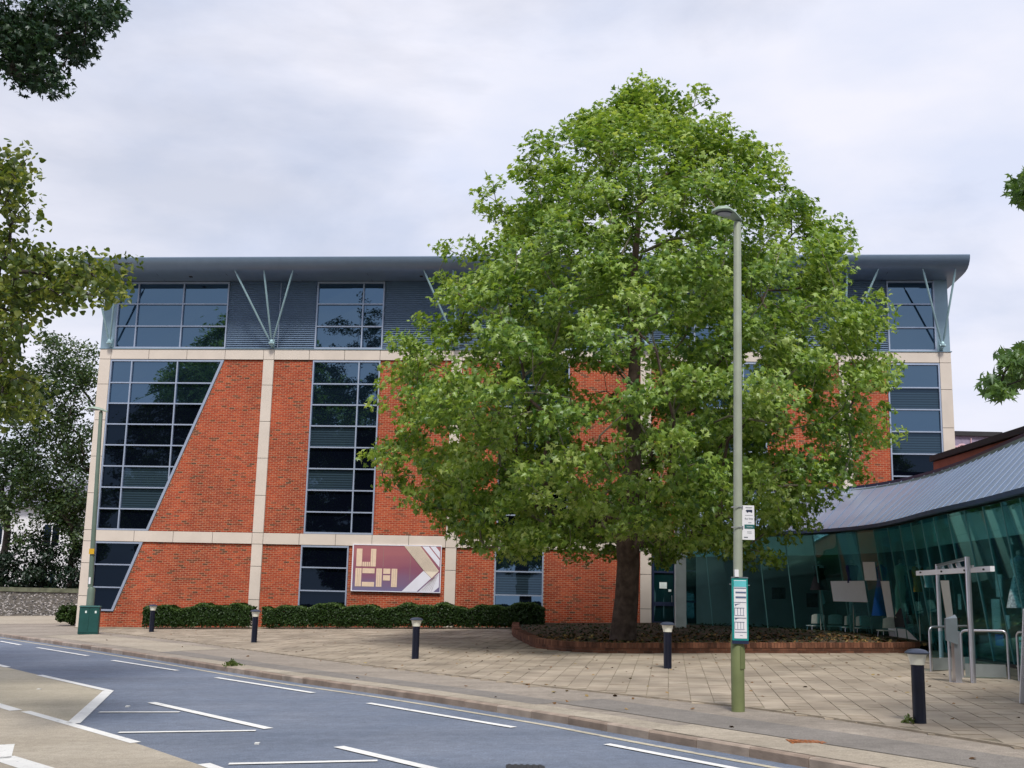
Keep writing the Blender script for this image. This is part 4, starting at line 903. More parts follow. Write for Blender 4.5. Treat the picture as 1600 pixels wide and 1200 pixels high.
b = MB(); b.box(.0, W_, -.016, .036, -.03, .02); b.build('bottom_cap', M['navy'], TT)
b = MB(); b.box(-.005, W_+.005, -.016, .04, H_, H_+.02); b.build('top_cap', M['grey'], TT)
b = MB(); x0, x1 = .034, W_-.03
for z, h in [(H_-.155, .012), (H_-.225, .022), (H_-.30, .026), (H_-.365, .006), (H_-.60, .008), (H_-.81, .008)]: b.box(x0+(.02 if h > .02 else 0), x1, -.018, -.015, z, z+h)
for zb in (.40, .19):
    b.box(x0, x1-.03, -.018, -.015, zb+.10, zb+.106); b.box(x0, x1-.03, -.018, -.015, zb-.01, zb-.006)
    for k in range(4): b.box(x0+k*.045, x0+.006+k*.045, -.018, -.015, zb, zb+.10)
    b.add([(x0+.005, -.018, zb+.16), (x0+.10, -.018, zb+.17), (x0+.02, -.018, zb+.13), (x0+.03, -.018, zb+.15)], [(0, 2, 3), (0, 3, 1)])
b.box(x0+.08, x0+.12, -.016, -.0148, .09, .096)
b.build('timetable_print', mat('timetable_ink', (.10, .14, .25), .6), TT)
b = MB()
for z in (H_-.09,): b.bar((-.03, .03, z), (W_+.04, .03, z-.015), .012, .012)
b.build('strap', M['steel'], TT)
b = MB(); b.box(.045, .105, -.03, .03, H_+.02, H_+.13); b.build('sensor_box', M['signwhite'], TT)
LL = thing('street_lamp', 'green grey street lamp at the left corner of the building behind the cabinet', 'street lamp', (-15.42, 42.7, GZ(-15.4, 42.7)))
b = MB(); b.lathe([(.14, -.05), (.14, 1.55), (.1, 1.65)], n=16); smooth_by_angle(b.build('base_section', M['lampL'], LL))
b = MB(); b.lathe([(.098, 1.64), (.085, 4), (.07, 8.2), (.05, 8.25)], n=16); sh = b.build('shaft', M['lampL'], LL); smooth_by_angle(sh); sh.rotation_euler = (0, R(-1.6), 0)
lamp_head(LL, 8.22, 1.15, R(8), (M['lamphead'], M['lampglass']))
for c in LL.children:
    if c.name.startswith('lantern'): c.location = (-.05, 0, 0)
b = MB(); b.box(-.17, .02, -.13, -.11, 2.85, 3.05); b.build('yellow_tag', M['yellow'], LL)
b = MB(); b.box(-.09, -.02, -.12, -.10, 1.75, 2.0); b.build('notice', M['signwhite'], LL)

# ------------------------------------------------------------------ roadside cabinet
CB = thing('utility_cabinet', 'dark green roadside utility cabinet beside the left street lamp', 'cabinet', (-14.98, 41.55, GZ(-15, 41.6)), R(14))
b = MB(); b.box(-.34, .34, -.24, .24, 0, .95); cc_ = b.build('body', M['cabinet'], CB)
b = MB(); b.hexa([(-.37, -.27, .95), (.37, -.27, .95), (.37, .27, .95), (-.37, .27, .95), (-.33, -.22, 1.0), (.33, -.22, 1.0), (.33, .22, 1.0), (-.33, .22, 1.0)]); b.build('lid', M['cabinet'], CB)
for x0, x1 in ((-.32, -.01), (.01, .32)):
    b = MB(); b.box(x0, x1, -.257, -.241, .06, .92); dd = b.build('door', M['cabinet'], CB)
    b = MB(); b.box((x0+x1)/2-.03+.05, (x0+x1)/2+.03+.05, -.265, -.258, .74, .82); b.build('label', M['notice'], dd)

# ------------------------------------------------------------------ foliage machinery
def leaf_shape(kind):
    if kind == 'palm':     # five lobed
        P = [(0, 0), (.20, .0), (.48, .06), (.24, .25), (.54, .52), (.19, .50), (.17, .66), (0, 1.05)]
        pts = P+[(-x, y) for x, y in P[-2:0:-1]]; c = (0, .35)
    elif kind == 'heart':
        P = [(0, .06), (.22, 0), (.42, .16), (.42, .42), (.24, .72), (0, 1.0)]; pts = P+[(-x, y) for x, y in P[-2:0:-1]]; c = (0, .4)
    elif kind == 'hand':   # drooping long fingers
        P = [(0, 0), (.42, .05), (.22, .22), (.52, .55), (.16, .42), (0, 1.05)]; pts = P+[(-x, y) for x, y in P[-2:0:-1]]; c = (0, .28)
    else:
        pts = [(0, 0), (.3, .45), (0, 1.0), (-.3, .45)]; c = (0, .45)
    pts = np.array(pts); z = -.35*np.abs(pts[:, 0])-.12*pts[:, 1]**2
    if kind == 'simple': return np.c_[pts, z], np.array([[0, 1, 2], [0, 2, 3]])
    v = np.r_[[[c[0], c[1], .02]], np.c_[pts, z]]; n_ = len(pts)
    return v, np.array([[0, 1+i, 1+(i+1) % n_] for i in range(n_)])
def leaves(name, pos, nrm, size, mat_, kind, parent, rnd=None, hang=.3):
    n_ = len(pos); V, T = leaf_shape(kind); V = V-np.array([0, .35, 0]); nv = len(V)
    nrm = nrm/np.linalg.norm(nrm, axis=1)[:, None]
    d = rng.normal(size=(n_, 3)); d[:, 2] -= hang*2; d -= nrm*(d*nrm).sum(1)[:, None]; d /= np.linalg.norm(d, axis=1)[:, None]; x = np.cross(d, nrm)
    sz = size*rng.uniform(.65, 1.3, n_)
    A = (V[None, :, 0, None]*x[:, None, :]+V[None, :, 1, None]*d[:, None, :]+V[None, :, 2, None]*nrm[:, None, :])*sz[:, None, None]+pos[:, None, :]
    co_ = A.reshape(-1, 3).astype(np.float32); tri = (T[None]+(np.arange(n_)*nv)[:, None, None]).reshape(-1).astype(np.int32)
    me = bpy.data.meshes.new(name); me.vertices.add(len(co_)); me.vertices.foreach_set('co', co_.ravel()); nt_ = len(tri)//3
    me.loops.add(len(tri)); me.loops.foreach_set('vertex_index', tri); me.polygons.add(nt_); me.polygons.foreach_set('loop_start', np.arange(0, len(tri), 3, dtype=np.int32))
    try: me.polygons.foreach_set('loop_total', np.full(nt_, 3, dtype=np.int32))
    except Exception: pass
    me.update(calc_edges=True); me.validate()
    rv = rng.random(n_) if rnd is None else rnd
    a = me.attributes.new('rnd', 'FLOAT', 'POINT'); a.data.foreach_set('value', np.repeat(np.clip(rv, 0, 1), nv).astype(np.float32))
    me.materials.append(mat_); return link(name, me, parent, 'stuff')
def skeleton(root_pts, clusters, tip=.012, jit=.12, fork=2.0):
    """grow branches from the trunk polyline to every cluster; returns list of (polyline, radii)"""
    nodes = [np.array(q, float) for q in root_pts]; par = [-1]+list(range(len(nodes)-1)); ntr = len(nodes)
    plen = [0.]
    for i in range(1, ntr): plen.append(plen[-1]+np.linalg.norm(nodes[i]-nodes[i-1]))
    start = ntr//3; base = nodes[start]
    order = sorted(range(len(clusters)), key=lambda i: np.linalg.norm(clusters[i]-base)); ends = []
    for i in order:
        c = clusters[i]; A = np.array(nodes); dd = np.linalg.norm(A-c, axis=1); cost = dd+.22*np.array(plen)+np.where(A[:, 2] > c[2]+.8, .9, 0); cost[:start] = 1e9
        j = int(np.argmin(cost)); p0 = nodes[j]; L_ = dd[j]; k = max(2, int(L_/.6)); last = j
        if L_ < .05: continue
        g = p0-nodes[par[j]] if par[j] >= 0 else np.array([0, 0, 1.]); g = g/(np.linalg.norm(g)+1e-6)
        c1 = p0+g*L_*.35+np.array([0, 0, .08*L_])
        for s in range(1, k+1):
            t = s/k; q = (1-t)**2*p0+2*t*(1-t)*c1+t*t*c
            if s < k: q = q+rng.normal(size=3)*jit*min(1, L_*.15)
            nodes.append(q); par.append(last); plen.append(plen[last]+L_/k); last = len(nodes)-1
        ends.append(last)
    n_ = len(nodes); r2 = np.zeros(n_); has = np.zeros(n_, bool)
    for i in range(n_-1, 0, -1):
        if not has[i]: r2[i] = tip**fork
        r2[par[i]] += r2[i]; has[par[i]] = True
    rad = r2**(1/fork); return nodes, par, rad, ntr
def branches(name, nodes, par, rad, ntr, mat_, parent, trunk_r=None, trunk_top=None, minr=0., tname='trunk', bm_=None):
    kids = {}
    for i, p_ in enumerate(par):
        if p_ >= 0: kids.setdefault(p_, []).append(i)
    b_ = MB(); t_ = MB(); k_ = MB(); done = set()
    tr = rad.copy()
    if trunk_r:
        k = trunk_r/max(rad[0], 1e-6); tr = rad*1.0
        for i in range(n_ := len(rad)): tr[i] = rad[i]*(k if k < 1 else 1+(k-1)*min(1, rad[i]/rad[0]))
    stack = [0]
    while stack:
        s = stack.pop(); ch = kids.get(s, [])
        ch = sorted(ch, key=lambda q: -tr[q])
        for ci, c in enumerate(ch):
            line = [s, c]
            while kids.get(line[-1]):
                nx = max(kids[line[-1]], key=lambda q: tr[q]); 
                for o_ in kids[line[-1]]:
                    pass
                line.append(nx)
            # push side branches
            for m_ in line[1:]:
                ks = kids.get(m_, [])
                if len(ks) > 1: side.append if False else None
            rr = [min(tr[i], tr[line[1]]) for i in line]
            if ci == 0 and s == 0: rr[0] = tr[0]
            tgt = t_ if (s == 0 and ci == 0) else k_
            if max(rr) >= minr: tgt.tube([nodes[i] for i in line], rr, 9 if rr[0] > .12 else 5 if rr[0] > .03 else 4, cap=False)
            # recurse into the side children of this line
            for a_, bnode in zip(line[1:], line[2:]+[None]):
                for o_ in kids.get(a_, []):
                    if o_ != bnode: pend.append((a_, o_))
        while pend:
            a_, o_ = pend.pop(); line = [a_, o_]
            while kids.get(line[-1]): line.append(max(kids[line[-1]], key=lambda q: tr[q]))
            rr = [min(tr[i], tr[line[1]]) for i in line]
            if max(rr) >= minr: (k_ if rr[0] > .055 else b_).tube([nodes[i] for i in line], rr, 7 if rr[0] > .12 else 5 if rr[0] > .03 else 3, cap=False)
            for x_, bnode in zip(line[1:], line[2:]+[None]):
                for q_ in kids.get(x_, []):
                    if q_ != bnode: pend.append((x_, q_))
        break
    t_.build(tname, mat_, parent, smooth=True)
    if k_.v: k_.build('limbs', mat_, parent, smooth=True, kind='stuff')
    if b_.v: b_.build('twigs', bm_ or mat_, parent, smooth=True, kind='stuff')
pend = []; side = []
def cluster_leaves(cl, rad, per, center, upb=.5, outb=.6, rndn=.7, flat=.75, bright=None):
    cl = np.array(cl); rad = np.broadcast_to(np.array(rad, float), (len(cl),)); per = np.broadcast_to(np.array(per), (len(cl),))
    idx = np.repeat(np.arange(len(cl)), per); n_ = len(idx)
    d = rng.normal(size=(n_, 3)); d /= np.linalg.norm(d, axis=1)[:, None]; d *= (rng.random(n_)**.45)[:, None]; d[:, 2] *= flat
    pos = cl[idx]+d*rad[idx][:, None]; o_ = pos-np.array(center); o_ /= np.linalg.norm(o_, axis=1)[:, None]+1e-6
    nrm = o_*outb+np.array([0, 0, upb])+rng.normal(size=(n_, 3))*rndn
    base = rng.random(len(cl))*.3 if bright is None else bright
    rv = base[idx]+rng.random(n_)*.65
    return pos, nrm, rv
def inframe(p_, m=30):
    d = np.array(p_)-np.array([0, 0, CH]); z = d@fw
    if z < .5: return False
    x = 800+F*(d@cr)/z; y = 600-F*(d@cu)/z; return -m < x < 1600+m and -m < y < 1200+m

# ------------------------------------------------------------------ the big plane tree
TX, TY = 3.42, 33.0; TZ = GZ(TX, TY)+.15
TREE = thing('plane_tree', 'large leafy green plane tree with dark trunk in the brick planter', 'tree', (0, 0, 0))
CR = np.array([(2.9, -.6, 6.6), (3.37, -1.7, 8.1), (4.11, -2.1, 9.1), (4.85, -3.4, 10.0), (5.6, -4.0, 10.4), (6.36, -4.1, 10.7), (7.51, -3.9, 10.95), (8.68, -3.5, 10.9), (9.86, -2.85, 10.75), (10.85, -2.4, 10.3), (11.85, -1.95, 9.75), (12.87, -1.45, 9.3), (13.89, -.95, 8.55), (14.93, .3, 7.5), (15.7, 1.3, 6.4), (16.4, 2.4, 5.8), (17.0, 2.9, 5.4)])
cl = []; 
area = np.interp
while len(cl) < 1120:
    z = rng.uniform(2.9, 16.9); l_, r_ = np.interp(z, CR[:, 0], CR[:, 1]), np.interp(z, CR[:, 0], CR[:, 2])
    if rng.random() > (r_-l_)/15.5*.9+.1: continue
    a = rng.uniform(0, 2*math.pi); ca, sa = math.cos(a), math.sin(a); hw = (r_-l_)/2-(.35 if z < 12.5 else .6); hd = min(hw, 7.2)
    lob = 1+.06*math.sin(3*a+z*1.1)+.06*math.sin(5*a-z*1.9+1)
    rho = math.sqrt(rng.uniform(.10, 1.0)) if rng.random() < .62 else rng.uniform(.86, 1.02)
    rho *= min(lob, 1.04)
    if z < 4.6 and rho < .5 and rng.random() < .8: continue
    cl.append(np.array([(l_+r_)/2+ca*hw*rho, TY+sa*hd*rho*(.9 if sa > 0 else 1), z+rng.uniform(-.2, .2)]))
hand = [(1000, 125), (990, 140), (1012, 150), (1090, 140), (1105, 155), (1075, 165), (1125, 185), (945, 165), (965, 150), (905, 190), (930, 185), (840, 215), (855, 225), (880, 205), (1165, 218), (1175, 232), (1215, 268), (1230, 292), (1262, 330), (770, 285), (752, 300), (700, 395), (690, 385), (655, 500), (650, 545), (612, 570), (600, 600), (590, 630), (575, 715), (595, 705), (610, 725), (600, 755), (640, 765), (690, 815), (705, 825), (735, 850), (760, 855), (800, 850), (850, 845), (825, 860), (880, 835), (920, 820), (1370, 460), (1385, 510), (1388, 600), (1385, 640), (1370, 690), (1345, 745), (1310, 770), (1280, 790), (1265, 820), (1235, 840), (1205, 870), (1190, 860), (1170, 880), (1155, 865), (1215, 880), (1135, 830), (1110, 815), (1070, 805), (1040, 845), (1005, 850), (1060, 850), (1090, 820), (990, 850), (1025, 855), (1200, 830), (960, 800), (985, 790), (1010, 810), (970, 760), (1000, 745), (985, 700), (965, 720), (1010, 690), (990, 640), (975, 660), (995, 830), (955, 835), (940, 780), (1030, 770)]
for px, py in hand:
    q = at(px, py, TY+rng.uniform(-2.2, 1.0)); cl.append(np.array(q))
cl = np.array(cl)
dropm = np.array([not (abs(c[0]-(3.3+.12*(c[1]-33))) < .95 and c[2] < 3.3 and c[1] < 35) for c in cl])   # keep the trunk in view
nh = len(hand); dropm[-nh:] = True; cl = cl[dropm]
cc0 = np.array([3.6, TY, 8.5]); sizes = rng.uniform(.42, .80, len(cl)); sizes[-nh:] = .42; per = (sizes**2*235).astype(int)
pos, nrm, rv = cluster_leaves(cl, sizes, per, cc0, .65, .6, .65, .6, bright=rng.random(len(cl))*.36)
leaves('crown', pos, nrm, .155, M['plane'], 'palm', TREE, rv)
trunk = [(TX-.12, TY, TZ-.3), (TX-.08, TY, TZ+.4), (TX+.0, TY, TZ+1.2), (TX+.05, TY+.02, TZ+2.2), (TX+.02, TY, TZ+3.0), (TX+.1, TY+.1, TZ+4.2), (TX+.2, TY, TZ+5.6), (TX+.15, TY-.05, TZ+7.2), (TX+.3, TY+.1, TZ+9), (TX+.2, TY, TZ+11), (TX+.35, TY, TZ+13), (TX+.3, TY, TZ+15)]
sk = skeleton(trunk, cl, .0125, .2, 2.15)
for i, r_ in enumerate([.43, .37, .345, .33, .35, .27, .23, .19, .15, .11, .075, .04]): sk[2][i] = r_
rad_ = sk[2]
for i in range(len(trunk), len(rad_)): rad_[i] = min(rad_[i], .17)
branches('tree', *sk, M['bark'], TREE, bm_=M['twig'])

# ------------------------------------------------------------------ street trees at left, reaching into the picture
def street_tree(name, label, base, H, ell, spots, Ydep, lsz, lmat, kind, dens, fill, crad=.34, per=70, bm='darkbark', filt=True, big=None):
    t = thing(name, label, 'tree', (0, 0, 0)); bz = GZ(*base)-.1
    tr_ = [(base[0], base[1], bz-.2)]+[(base[0]+.1*math.sin(i), base[1]+.1*math.cos(i*2), bz+H*.8*i/9) for i in range(1, 10)]
    c_ = []; r_ = []
    for s in spots:
        px, py, spread, cnt = s
        for _ in range(cnt):
            q = at(px+rng.normal()*spread, py+rng.normal()*spread*.7, Ydep+rng.uniform(-1.4, 1.4)); c_.append(np.array(q)); r_.append(crad*rng.uniform(.7, 1.2))
    nv = len(c_); k = 0
    while k < fill:
        d = rng.normal(size=3); d /= np.linalg.norm(d); d *= rng.random()**.4; q = np.array(ell[0])+d*np.array(ell[1])
        if q[2] < 2.4 or (filt and inframe(q, 85)): continue
        c_.append(q); r_.append(.55); k += 1
    c_ = np.array(c_); r_ = np.array(r_); pr_ = np.where(np.arange(len(c_)) < nv, per, 45); 
    vis = np.arange(len(c_)) < nv
    p1, n1, v1 = cluster_leaves(c_[vis], r_[vis], per, ell[0], .7, .35, .7, .75) if nv else (None,)*3
    if nv: leaves('crown', p1, n1, lsz, M[lmat], kind, t, v1)
    if fill:
        p2, n2, v2 = cluster_leaves(c_[~vis], r_[~vis], 80, ell[0], .6, .5, .7, .75); leaves('crown' if not nv else 'upper_crown', p2, n2, lsz*1.35, M[lmat], kind, t, v2)
    sk_ = skeleton(tr_, c_, .007, .15, 2.2); 
    branches('t', *sk_, M[bm], t, trunk_r=.26)
    return t
limesp = [(20, 250, 14, 4), (25, 285, 16, 8), (12, 320, 14, 6), (35, 345, 5, 2), (8, 268, 8, 4), (10, 375, 8, 2), (30, 410, 20, 12), (75, 425, 20, 14), (20, 450, 18, 14), (70, 460, 18, 12), (120, 420, 18, 12), (125, 455, 14, 7), (165, 445, 10, 5), (180, 455, 6, 4), (150, 425, 8, 3), (208, 411, 2, 1), (25, 490, 18, 10), (10, 520, 14, 10), (60, 400, 10, 4), (8, 560, 10, 8), (30, 610, 14, 9), (10, 640, 10, 8), (45, 640, 8, 4), (5, 590, 8, 6)]
street_tree('lime_tree', 'lime tree with yellow green leafy boughs reaching in at the left edge before the roof', (-11.6, 14.6), 20, ((-12.2, 14.5, 11.5), (5.2, 6, 8.5)), limesp, 15.2, .082, 'lime', 'heart', 1, 420, crad=.31, per=30)
mapsp = [(20, 20, 25, 16), (60, 40, 22, 18), (110, 30, 20, 14), (150, 22, 14, 9), (185, 15, 8, 5), (30, 80, 22, 16), (75, 80, 18, 12), (110, 75, 12, 7), (135, 68, 6, 3), (60, 115, 12, 7), (80, 135, 6, 3), (25, 110, 10, 5), (150, 40, 8, 3), (20, 55, 20, 12), (100, 5, 20, 8)]
street_tree('maple_tree', 'dark green maple bough hanging over the top left corner', (-13.8, 19.5), 19, ((-14.5, 19, 13), (5, 6, 8)), mapsp, 18.5, .105, 'maple', 'palm', 1, 320, crad=.32, per=40)
rsp = [(1565, 605, 7, 7), (1555, 600, 5, 4), (1585, 560, 8, 7), (1597, 590, 8, 7), (1600, 545, 6, 4), (1598, 290, 6, 4), (1600, 305, 4, 3), (1612, 280, 10, 5), (1620, 570, 12, 8)]
street_tree('maple_tree', 'fresh green leaf sprays of a tree reaching in at the right edge', (9.6, 11.6), 12, ((9.6, 11.6, 7.5), (3.2, 3.2, 4.5)), rsp, 13.6, .12, 'bright', 'hand', 1, 200, crad=.17, per=26)
# background trees behind the flint wall
def back_tree(name, label, base, bz, cl_, rad, per, lsz, lmat, trunk_h, trr, bm='darkbark', center=None, kind='simple', group=None):
    t = thing(name, label, 'tree' if trunk_h > 2 else 'shrub', (0, 0, 0), 0, group); cl_ = np.array(cl_)
    p1, n1, v1 = cluster_leaves(cl_, rad, per, center or cl_.mean(0), .6, .5, .7, .8); leaves('crown', p1, n1, lsz, M[lmat], kind, t, v1)
    tr_ = [(base[0], base[1], bz-.2)]+[(base[0]+.12*math.sin(i*1.7), base[1], bz+trunk_h*i/9) for i in range(1, 10)]
    branches('t', *skeleton(tr_, cl_, .010, .15, 2.2), M[bm], t, trunk_r=trr)
def blob(c, r, n, shell=.35):
    o = []
    for _ in range(n):
        d = rng.normal(size=3); d /= np.linalg.norm(d); o.append(np.array(c)+d*np.array(r)*rng.uniform(shell, 1)**.6)
    return o
def spots(l, Y, dy=1.5):
    o = []
    for px, py, sx, sy, n in l:
        for _ in range(n): o.append(np.array(at(px+rng.normal()*sx, py+rng.normal()*sy, Y+rng.uniform(-dy, dy))))
    return o
back_tree('tall_tree', 'tall sparse tree with fine drooping foliage close to the left corner of the building', (-22.6, 63.5), 0, spots([(110, 570, 22, 18, 22), (130, 600, 12, 22, 16), (80, 585, 20, 12, 14), (60, 615, 18, 14, 12), (110, 640, 22, 18, 16), (90, 690, 26, 22, 16), (130, 700, 9, 30, 12), (120, 750, 14, 22, 12), (60, 660, 20, 20, 12), (80, 535, 14, 4, 5), (100, 720, 30, 18, 16), (110, 780, 20, 18, 14)], 63, 2), .8, 68, .22, 'sparse', 11, .22, center=(-23, 63, 6))
back_tree('leafy_tree', 'dense mid green tree behind the flint wall at the far left', (-28.4, 64.5), 0, spots([(10, 640, 26, 30, 16), (30, 700, 24, 20, 14), (0, 720, 20, 24, 14), (50, 740, 16, 14, 10), (10, 790, 24, 14, 10)], 65, 2), .8, 110, .24, 'sparse', 8, .2, center=(-28, 65, 5))
back_tree('bushy_tree', 'bushy low tree rising behind the shrubs and the flint wall', (-24.0, 63.2), 0, spots([(60, 770, 22, 14, 14), (75, 800, 20, 16, 12), (110, 790, 12, 18, 10), (118, 830, 8, 16, 8), (60, 830, 30, 14, 10)], 63, 1.2), .75, 90, .22, 'sparse', 4, .15, center=(-24, 63, 3))
back_tree('laurel_shrub', 'wide dark evergreen shrub above the flint wall at the far left', (-26.0, 62.6), 0, blob((-26.3, 63, 2.6), (1.9, 1.2, 2.1), 60), .6, 100, .2, 'evergreen', 1.8, .08, group='evergreen shrubs behind the flint wall')
back_tree('laurel_shrub', 'dark evergreen shrub between the flint wall and the corner of the building', (-23.2, 62.6), 0, blob((-23.2, 63, 2.2), (1.5, 1.1, 1.8), 50), .6, 100, .2, 'evergreen', 1.6, .08, group='evergreen shrubs behind the flint wall')
# trees across the road behind the camera, seen only in the window reflections
for i, (x, y, s, rz) in enumerate([(-34, -7, 1.75, 1.2), (-9, -11, 1.8, 2.6), (13, -15, .8, 4.1), (48, -10, .95, .4), (-56, -4, 1.3, 5.0), (30, -14, .75, 3.2), (-23, -16, 1.15, .9), (3, -18, 1.2, 5.5), (22, -10, .9, 2.0), (38, -16, 1.1, 3.9)]):
    c = copy_tree(TREE); c.scale = (s, s, s); c.rotation_euler = (0, 0, rz); ro = Matrix.Rotation(rz, 3, 'Z') @ Vector((TX, TY, TZ))*s; c.location = (x-ro.x, y-ro.y, GZ(x, y)-.1-ro.z); c['label'] = 'tall broad tree across the road, seen as a dark shape in the upper windows'; c['group'] = 'trees across the road'

# ------------------------------------------------------------------ hedges, bush, ground plants
def hedge(label, u0, u1, v0, v1, h, n_, stems=True):
    t = thing('hedge', label, 'hedge', UV((u0+u1)/2, (v0+v1)/2, 0), YAW, 'box hedges along the facade'); L_ = u1-u0; D_ = v1-v0
    t.location.z = GZ(t.location.x, t.location.y)-.05; sl = .02608*math.cos(YAW)+.01518*math.sin(YAW)
    P = rng.uniform(-.5, .5, (n_, 3)); f = rng.random(n_)
    P[:, 1] = np.where(f < .45, -.5+rng.random(n_)*.18, np.where(f < .55, .5-rng.random(n_)*.18, P[:, 1])); top_ = rng.random(n_) < .38
    P[:, 2] = np.where(top_ & (f > .35), .5-rng.random(n_)**2*.22, P[:, 2])
    wob = .05*np.sin(P[:, 0]*L_*1.7)+.06*np.sin(P[:, 0]*L_*4.1+1)+.03*np.sin(P[:, 0]*L_*9)
    pos_ = np.c_[P[:, 0]*L_, P[:, 1]*D_*(1+.8*wob), (.14+(P[:, 2]+.5)*(h-.14))*(1+wob*1.2)]
    thin = (pos_[:, 2] < .26) & (rng.random(n_) < .55); pos_ = pos_[~thin]; P = P[~thin]
    pos_[:, 2] += sl*pos_[:, 0]
    nr = np.c_[P[:, 0]*.3, P[:, 1]*1.5, P[:, 2]*1.2+.25]+rng.normal(size=(len(pos_), 3))*.5
    leaves('foliage', pos_, nr, .09, M['hedge'], 'simple', t, rng.random(len(pos_))*.7+.3*(P[:, 2] > .4))  # leaves near the top get a lighter colour, painting in a lit top
    b_ = MB()
    for _ in range(int(L_*7)):
        x = rng.uniform(-.5, .5)*L_; y = rng.uniform(-.4, .4)*D_; b_.tube([(x, y, sl*x-.05), (x+rng.normal()*.1, y+rng.normal()*.08, h*.6+sl*x)], [.012, .006], 4, cap=False)
    b_.build('stems', M['darkbark'], t, kind='stuff')
hedge('clipped dark green hedge left of the stone pier, along the brick wall', -14.1, -9.85, -1.75, -.75, .92, 26000)
hedge('long clipped dark green hedge below the purple banner', -9.35, 1.55, -1.75, -.75, .92, 60000)
hb = MB(); q0 = UV(-18.4, 1.6, 0)
back_tree('round_bush', 'low rounded green bush at the left foot of the building', (q0.x, q0.y), GZ(q0.x, q0.y), blob((q0.x-.1, q0.y, .42), (.62, .5, .36), 40, .6), .2, 130, .09, 'hedge', .5, .03)
# soil plants and fallen leaves
n_ = 2600; P = np.c_[rng.uniform(.2, 11.3, n_), rng.uniform(30.5, 44, n_)]; keep = np.array([in_planter(x-.3, y-.3) and x < 11.3-.35*max(0, y-37) for x, y in P]); P = P[keep]
pos = np.c_[P, [GZ(x, y)+.19 for x, y in P]]; nr = np.c_[rng.normal(size=(len(P), 2))*.5, np.ones(len(P))]
leaves('ground_ivy', pos+np.array([0, 0, .01]), nr, .085, M['ivy'], 'heart', None, None); io = bpy.data.objects['ground_ivy']; io.parent = PT
n_ = 900; P = np.c_[rng.uniform(.4, 11, n_), 30.3+rng.random(n_)**2*6]; keep = np.array([in_planter(x-.2, y-.25) for x, y in P]); P = P[keep]; pos = np.c_[P, [GZ(x, y)+.2 for x, y in P]]
leaves('leaf_litter', pos, np.c_[rng.normal(size=(len(P), 2))*.4, np.ones(len(P))], .13, M['litter'], 'heart', PT, None)
n_ = 1100; P = np.c_[rng.uniform(-14, 9, n_), rng.uniform(13, 44, n_)]
near = np.exp(-((P[:, 0]-4)**2/40+(P[:, 1]-28)**2/50)); keep = rng.random(n_) < (.18+.8*near); P = P[keep]; P = P[[not in_planter(x, y) and edge_side(x, y) > -2.2 for x, y in P]]
leaves('fallen_leaves', np.c_[P, [GZ(x, y)+.022 for x, y in P]], np.c_[rng.normal(size=(len(P), 2))*.25, np.ones(len(P))], .075, M['litter'], 'heart', None, None)
# weeds in kerb and joints
def weed(x, y, n_, r_, label, h=.1):
    z = GZ(x, y); d_ = rng.normal(size=(n_, 2))*.55; p_ = np.c_[d_*r_+np.array([x, y]), z+.02+rng.random(n_)*h*np.exp(-(d_**2).sum(1)*1.6)]; t = thing('weed_tuft', label, 'weed', (x, y, z)); leaves('leaves', p_-np.array([x, y, z]), np.c_[rng.normal(size=(n_, 2)), np.full(n_, .5)], .07, M['moss'], 'simple', t, None)
weed(-6.3, 26.85, 150, .16, 'small green weed tuft growing behind the kerb stone', .13)
weed(5.55, 16.1, 50, .08, 'tiny weed at the foot of the nearest bollard', .12)
weed(6.75, 13.9, 120, .3, 'low yellow green weeds on the plaza edging at the right', .03)

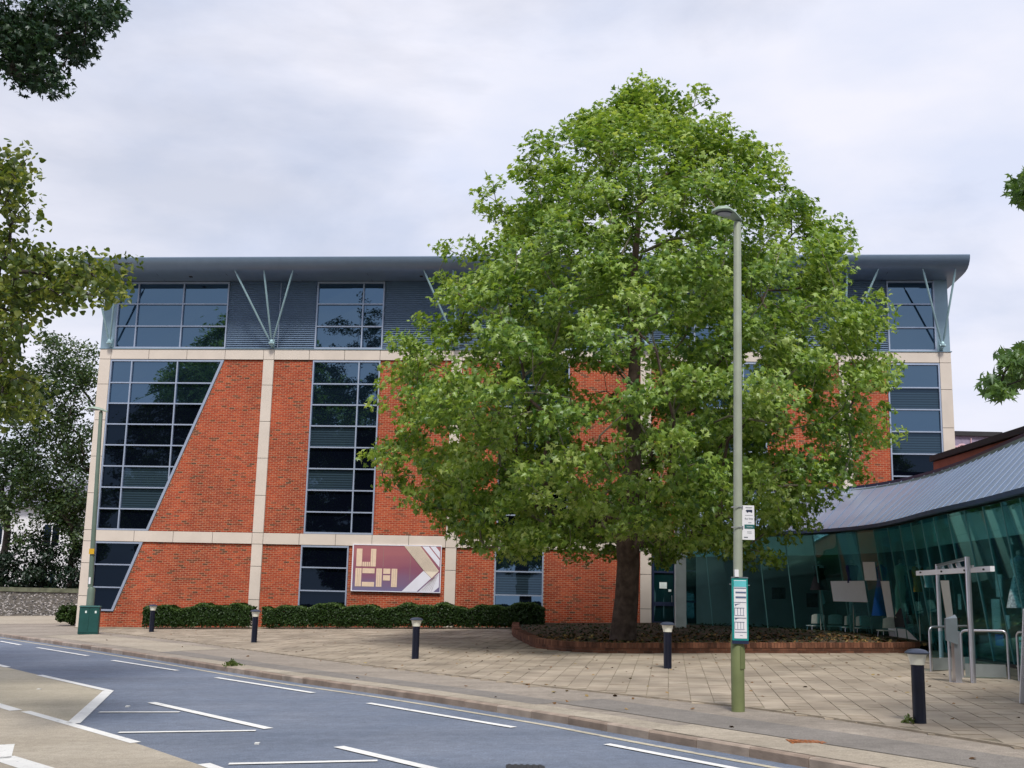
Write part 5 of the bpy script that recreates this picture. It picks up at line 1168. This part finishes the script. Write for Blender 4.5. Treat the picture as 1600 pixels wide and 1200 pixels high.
# ------------------------------------------------------------------ far left: flint wall, side road, white house
FW = thing('flint_wall', 'low flint cobble garden wall with mossy coping at the far left', 'wall', (-27, 61.3, 0))
b = MB(); b.box(-9, 6, -.15, .15, -.6, 1.20); b.build('wall', M['flintmortar'], FW)
b = MB(); b.box(-9, 6, -.22, .22, 1.20, 1.42); b.build('coping', M['coping'], FW)
b = MB()
for i in range(2300):
    x, z = rng.uniform(-8.9, 5.9), rng.uniform(-.25, 1.17); r_ = rng.uniform(.035, .08); b.cr = rng.random()
    b.add([(x-r_, -.15, z), (x, -.15, z-r_*.8), (x+r_, -.15, z), (x, -.15, z+r_*.8), (x, -.15-r_*.6, z)], [(0, 1, 4), (1, 2, 4), (2, 3, 4), (3, 0, 4)])
b.build('flints', M['flint'], FW, kind='stuff')
sr = sheet('side_road', [(-70, 49.5), (-17.8, 50.6), (-17.8, 60.5), (-70, 58)], M['buff2'], .004); 
HS = thing('white_house', 'white rendered house with slate roof mostly hidden behind trees at far left', 'house', (-34, 80, 0))
b = MB(); b.box(-9, 9, 0, 8, -1, 6.9); b.build('wall', M['render'], HS)
b = MB(); b.add([(-9.5, -.5, 6.9), (9.5, -.5, 6.9), (9.5, 8.5, 6.9), (-9.5, 8.5, 6.9), (-7, 4, 9.2), (7, 4, 9.2)], [(0, 1, 5, 4), (1, 2, 5), (2, 3, 4, 5), (3, 0, 4), (3, 2, 1, 0)]); b.build('roof', M['slate'], HS)
for x in (-6, -2, 2, 5.6):
    for z in (1.0, 4.2):
        b = MB(); b.box(x-.6, x+.6, -.03, .1, z-.05, z+1.6); wo = b.build('window', M['signwhite'], HS)
        for sx in (-.29, .29):
            p = MB(); p.box(x+sx-.25, x+sx+.25, -.05, -.035, z+.05, z+1.5); p.build('pane', M['glass_black'], wo)
# right: red brick block and grey parapet behind the pavilion roof
RB = thing('brick_block', 'red brick block with dark roof edge rising behind the pavilion roof', 'building', (15.6, 33, 0))
b = MB(); b.box(0, 9, -16, 8.5, -.5, 6.80); b.build('wall', M['redwall'], RB)
b = MB(); b.box(-.10, 9, -16.1, 8.6, 6.83, 7.03); b.build('fascia', M['iron'], RB)
PB = thing('parapet_block', 'grey streaked parapet with faded pink ornament beyond the right corner', 'building', (20, 50, 0))
b = MB(); b.box(-1.5, 1.8, 0, 4, 0, 9.05); b.build('wall', M['parapet'], PB); b = MB(); b.box(-1.6, 1.9, -.12, 4.1, 9.05, 9.25); b.build('coping', M['iron'], PB)
b = MB()
for cx0, r_ in [(-.15, .12), (.12, .2), (.38, .16), (.72, .26), (.98, .2)]:
    b.tube([(cx0+r_*math.cos(a), -.03, 8.42+r_*1.25*math.sin(a)+.02*math.sin(3*a)) for a in np.linspace(-.3, 3.6, 12)], .05, 6)
b.tube([(.5, -.03, 8.4), (.52, -.03, 8.95)], .03, 6); b.build('ornament', M['pinkorn'], PB)
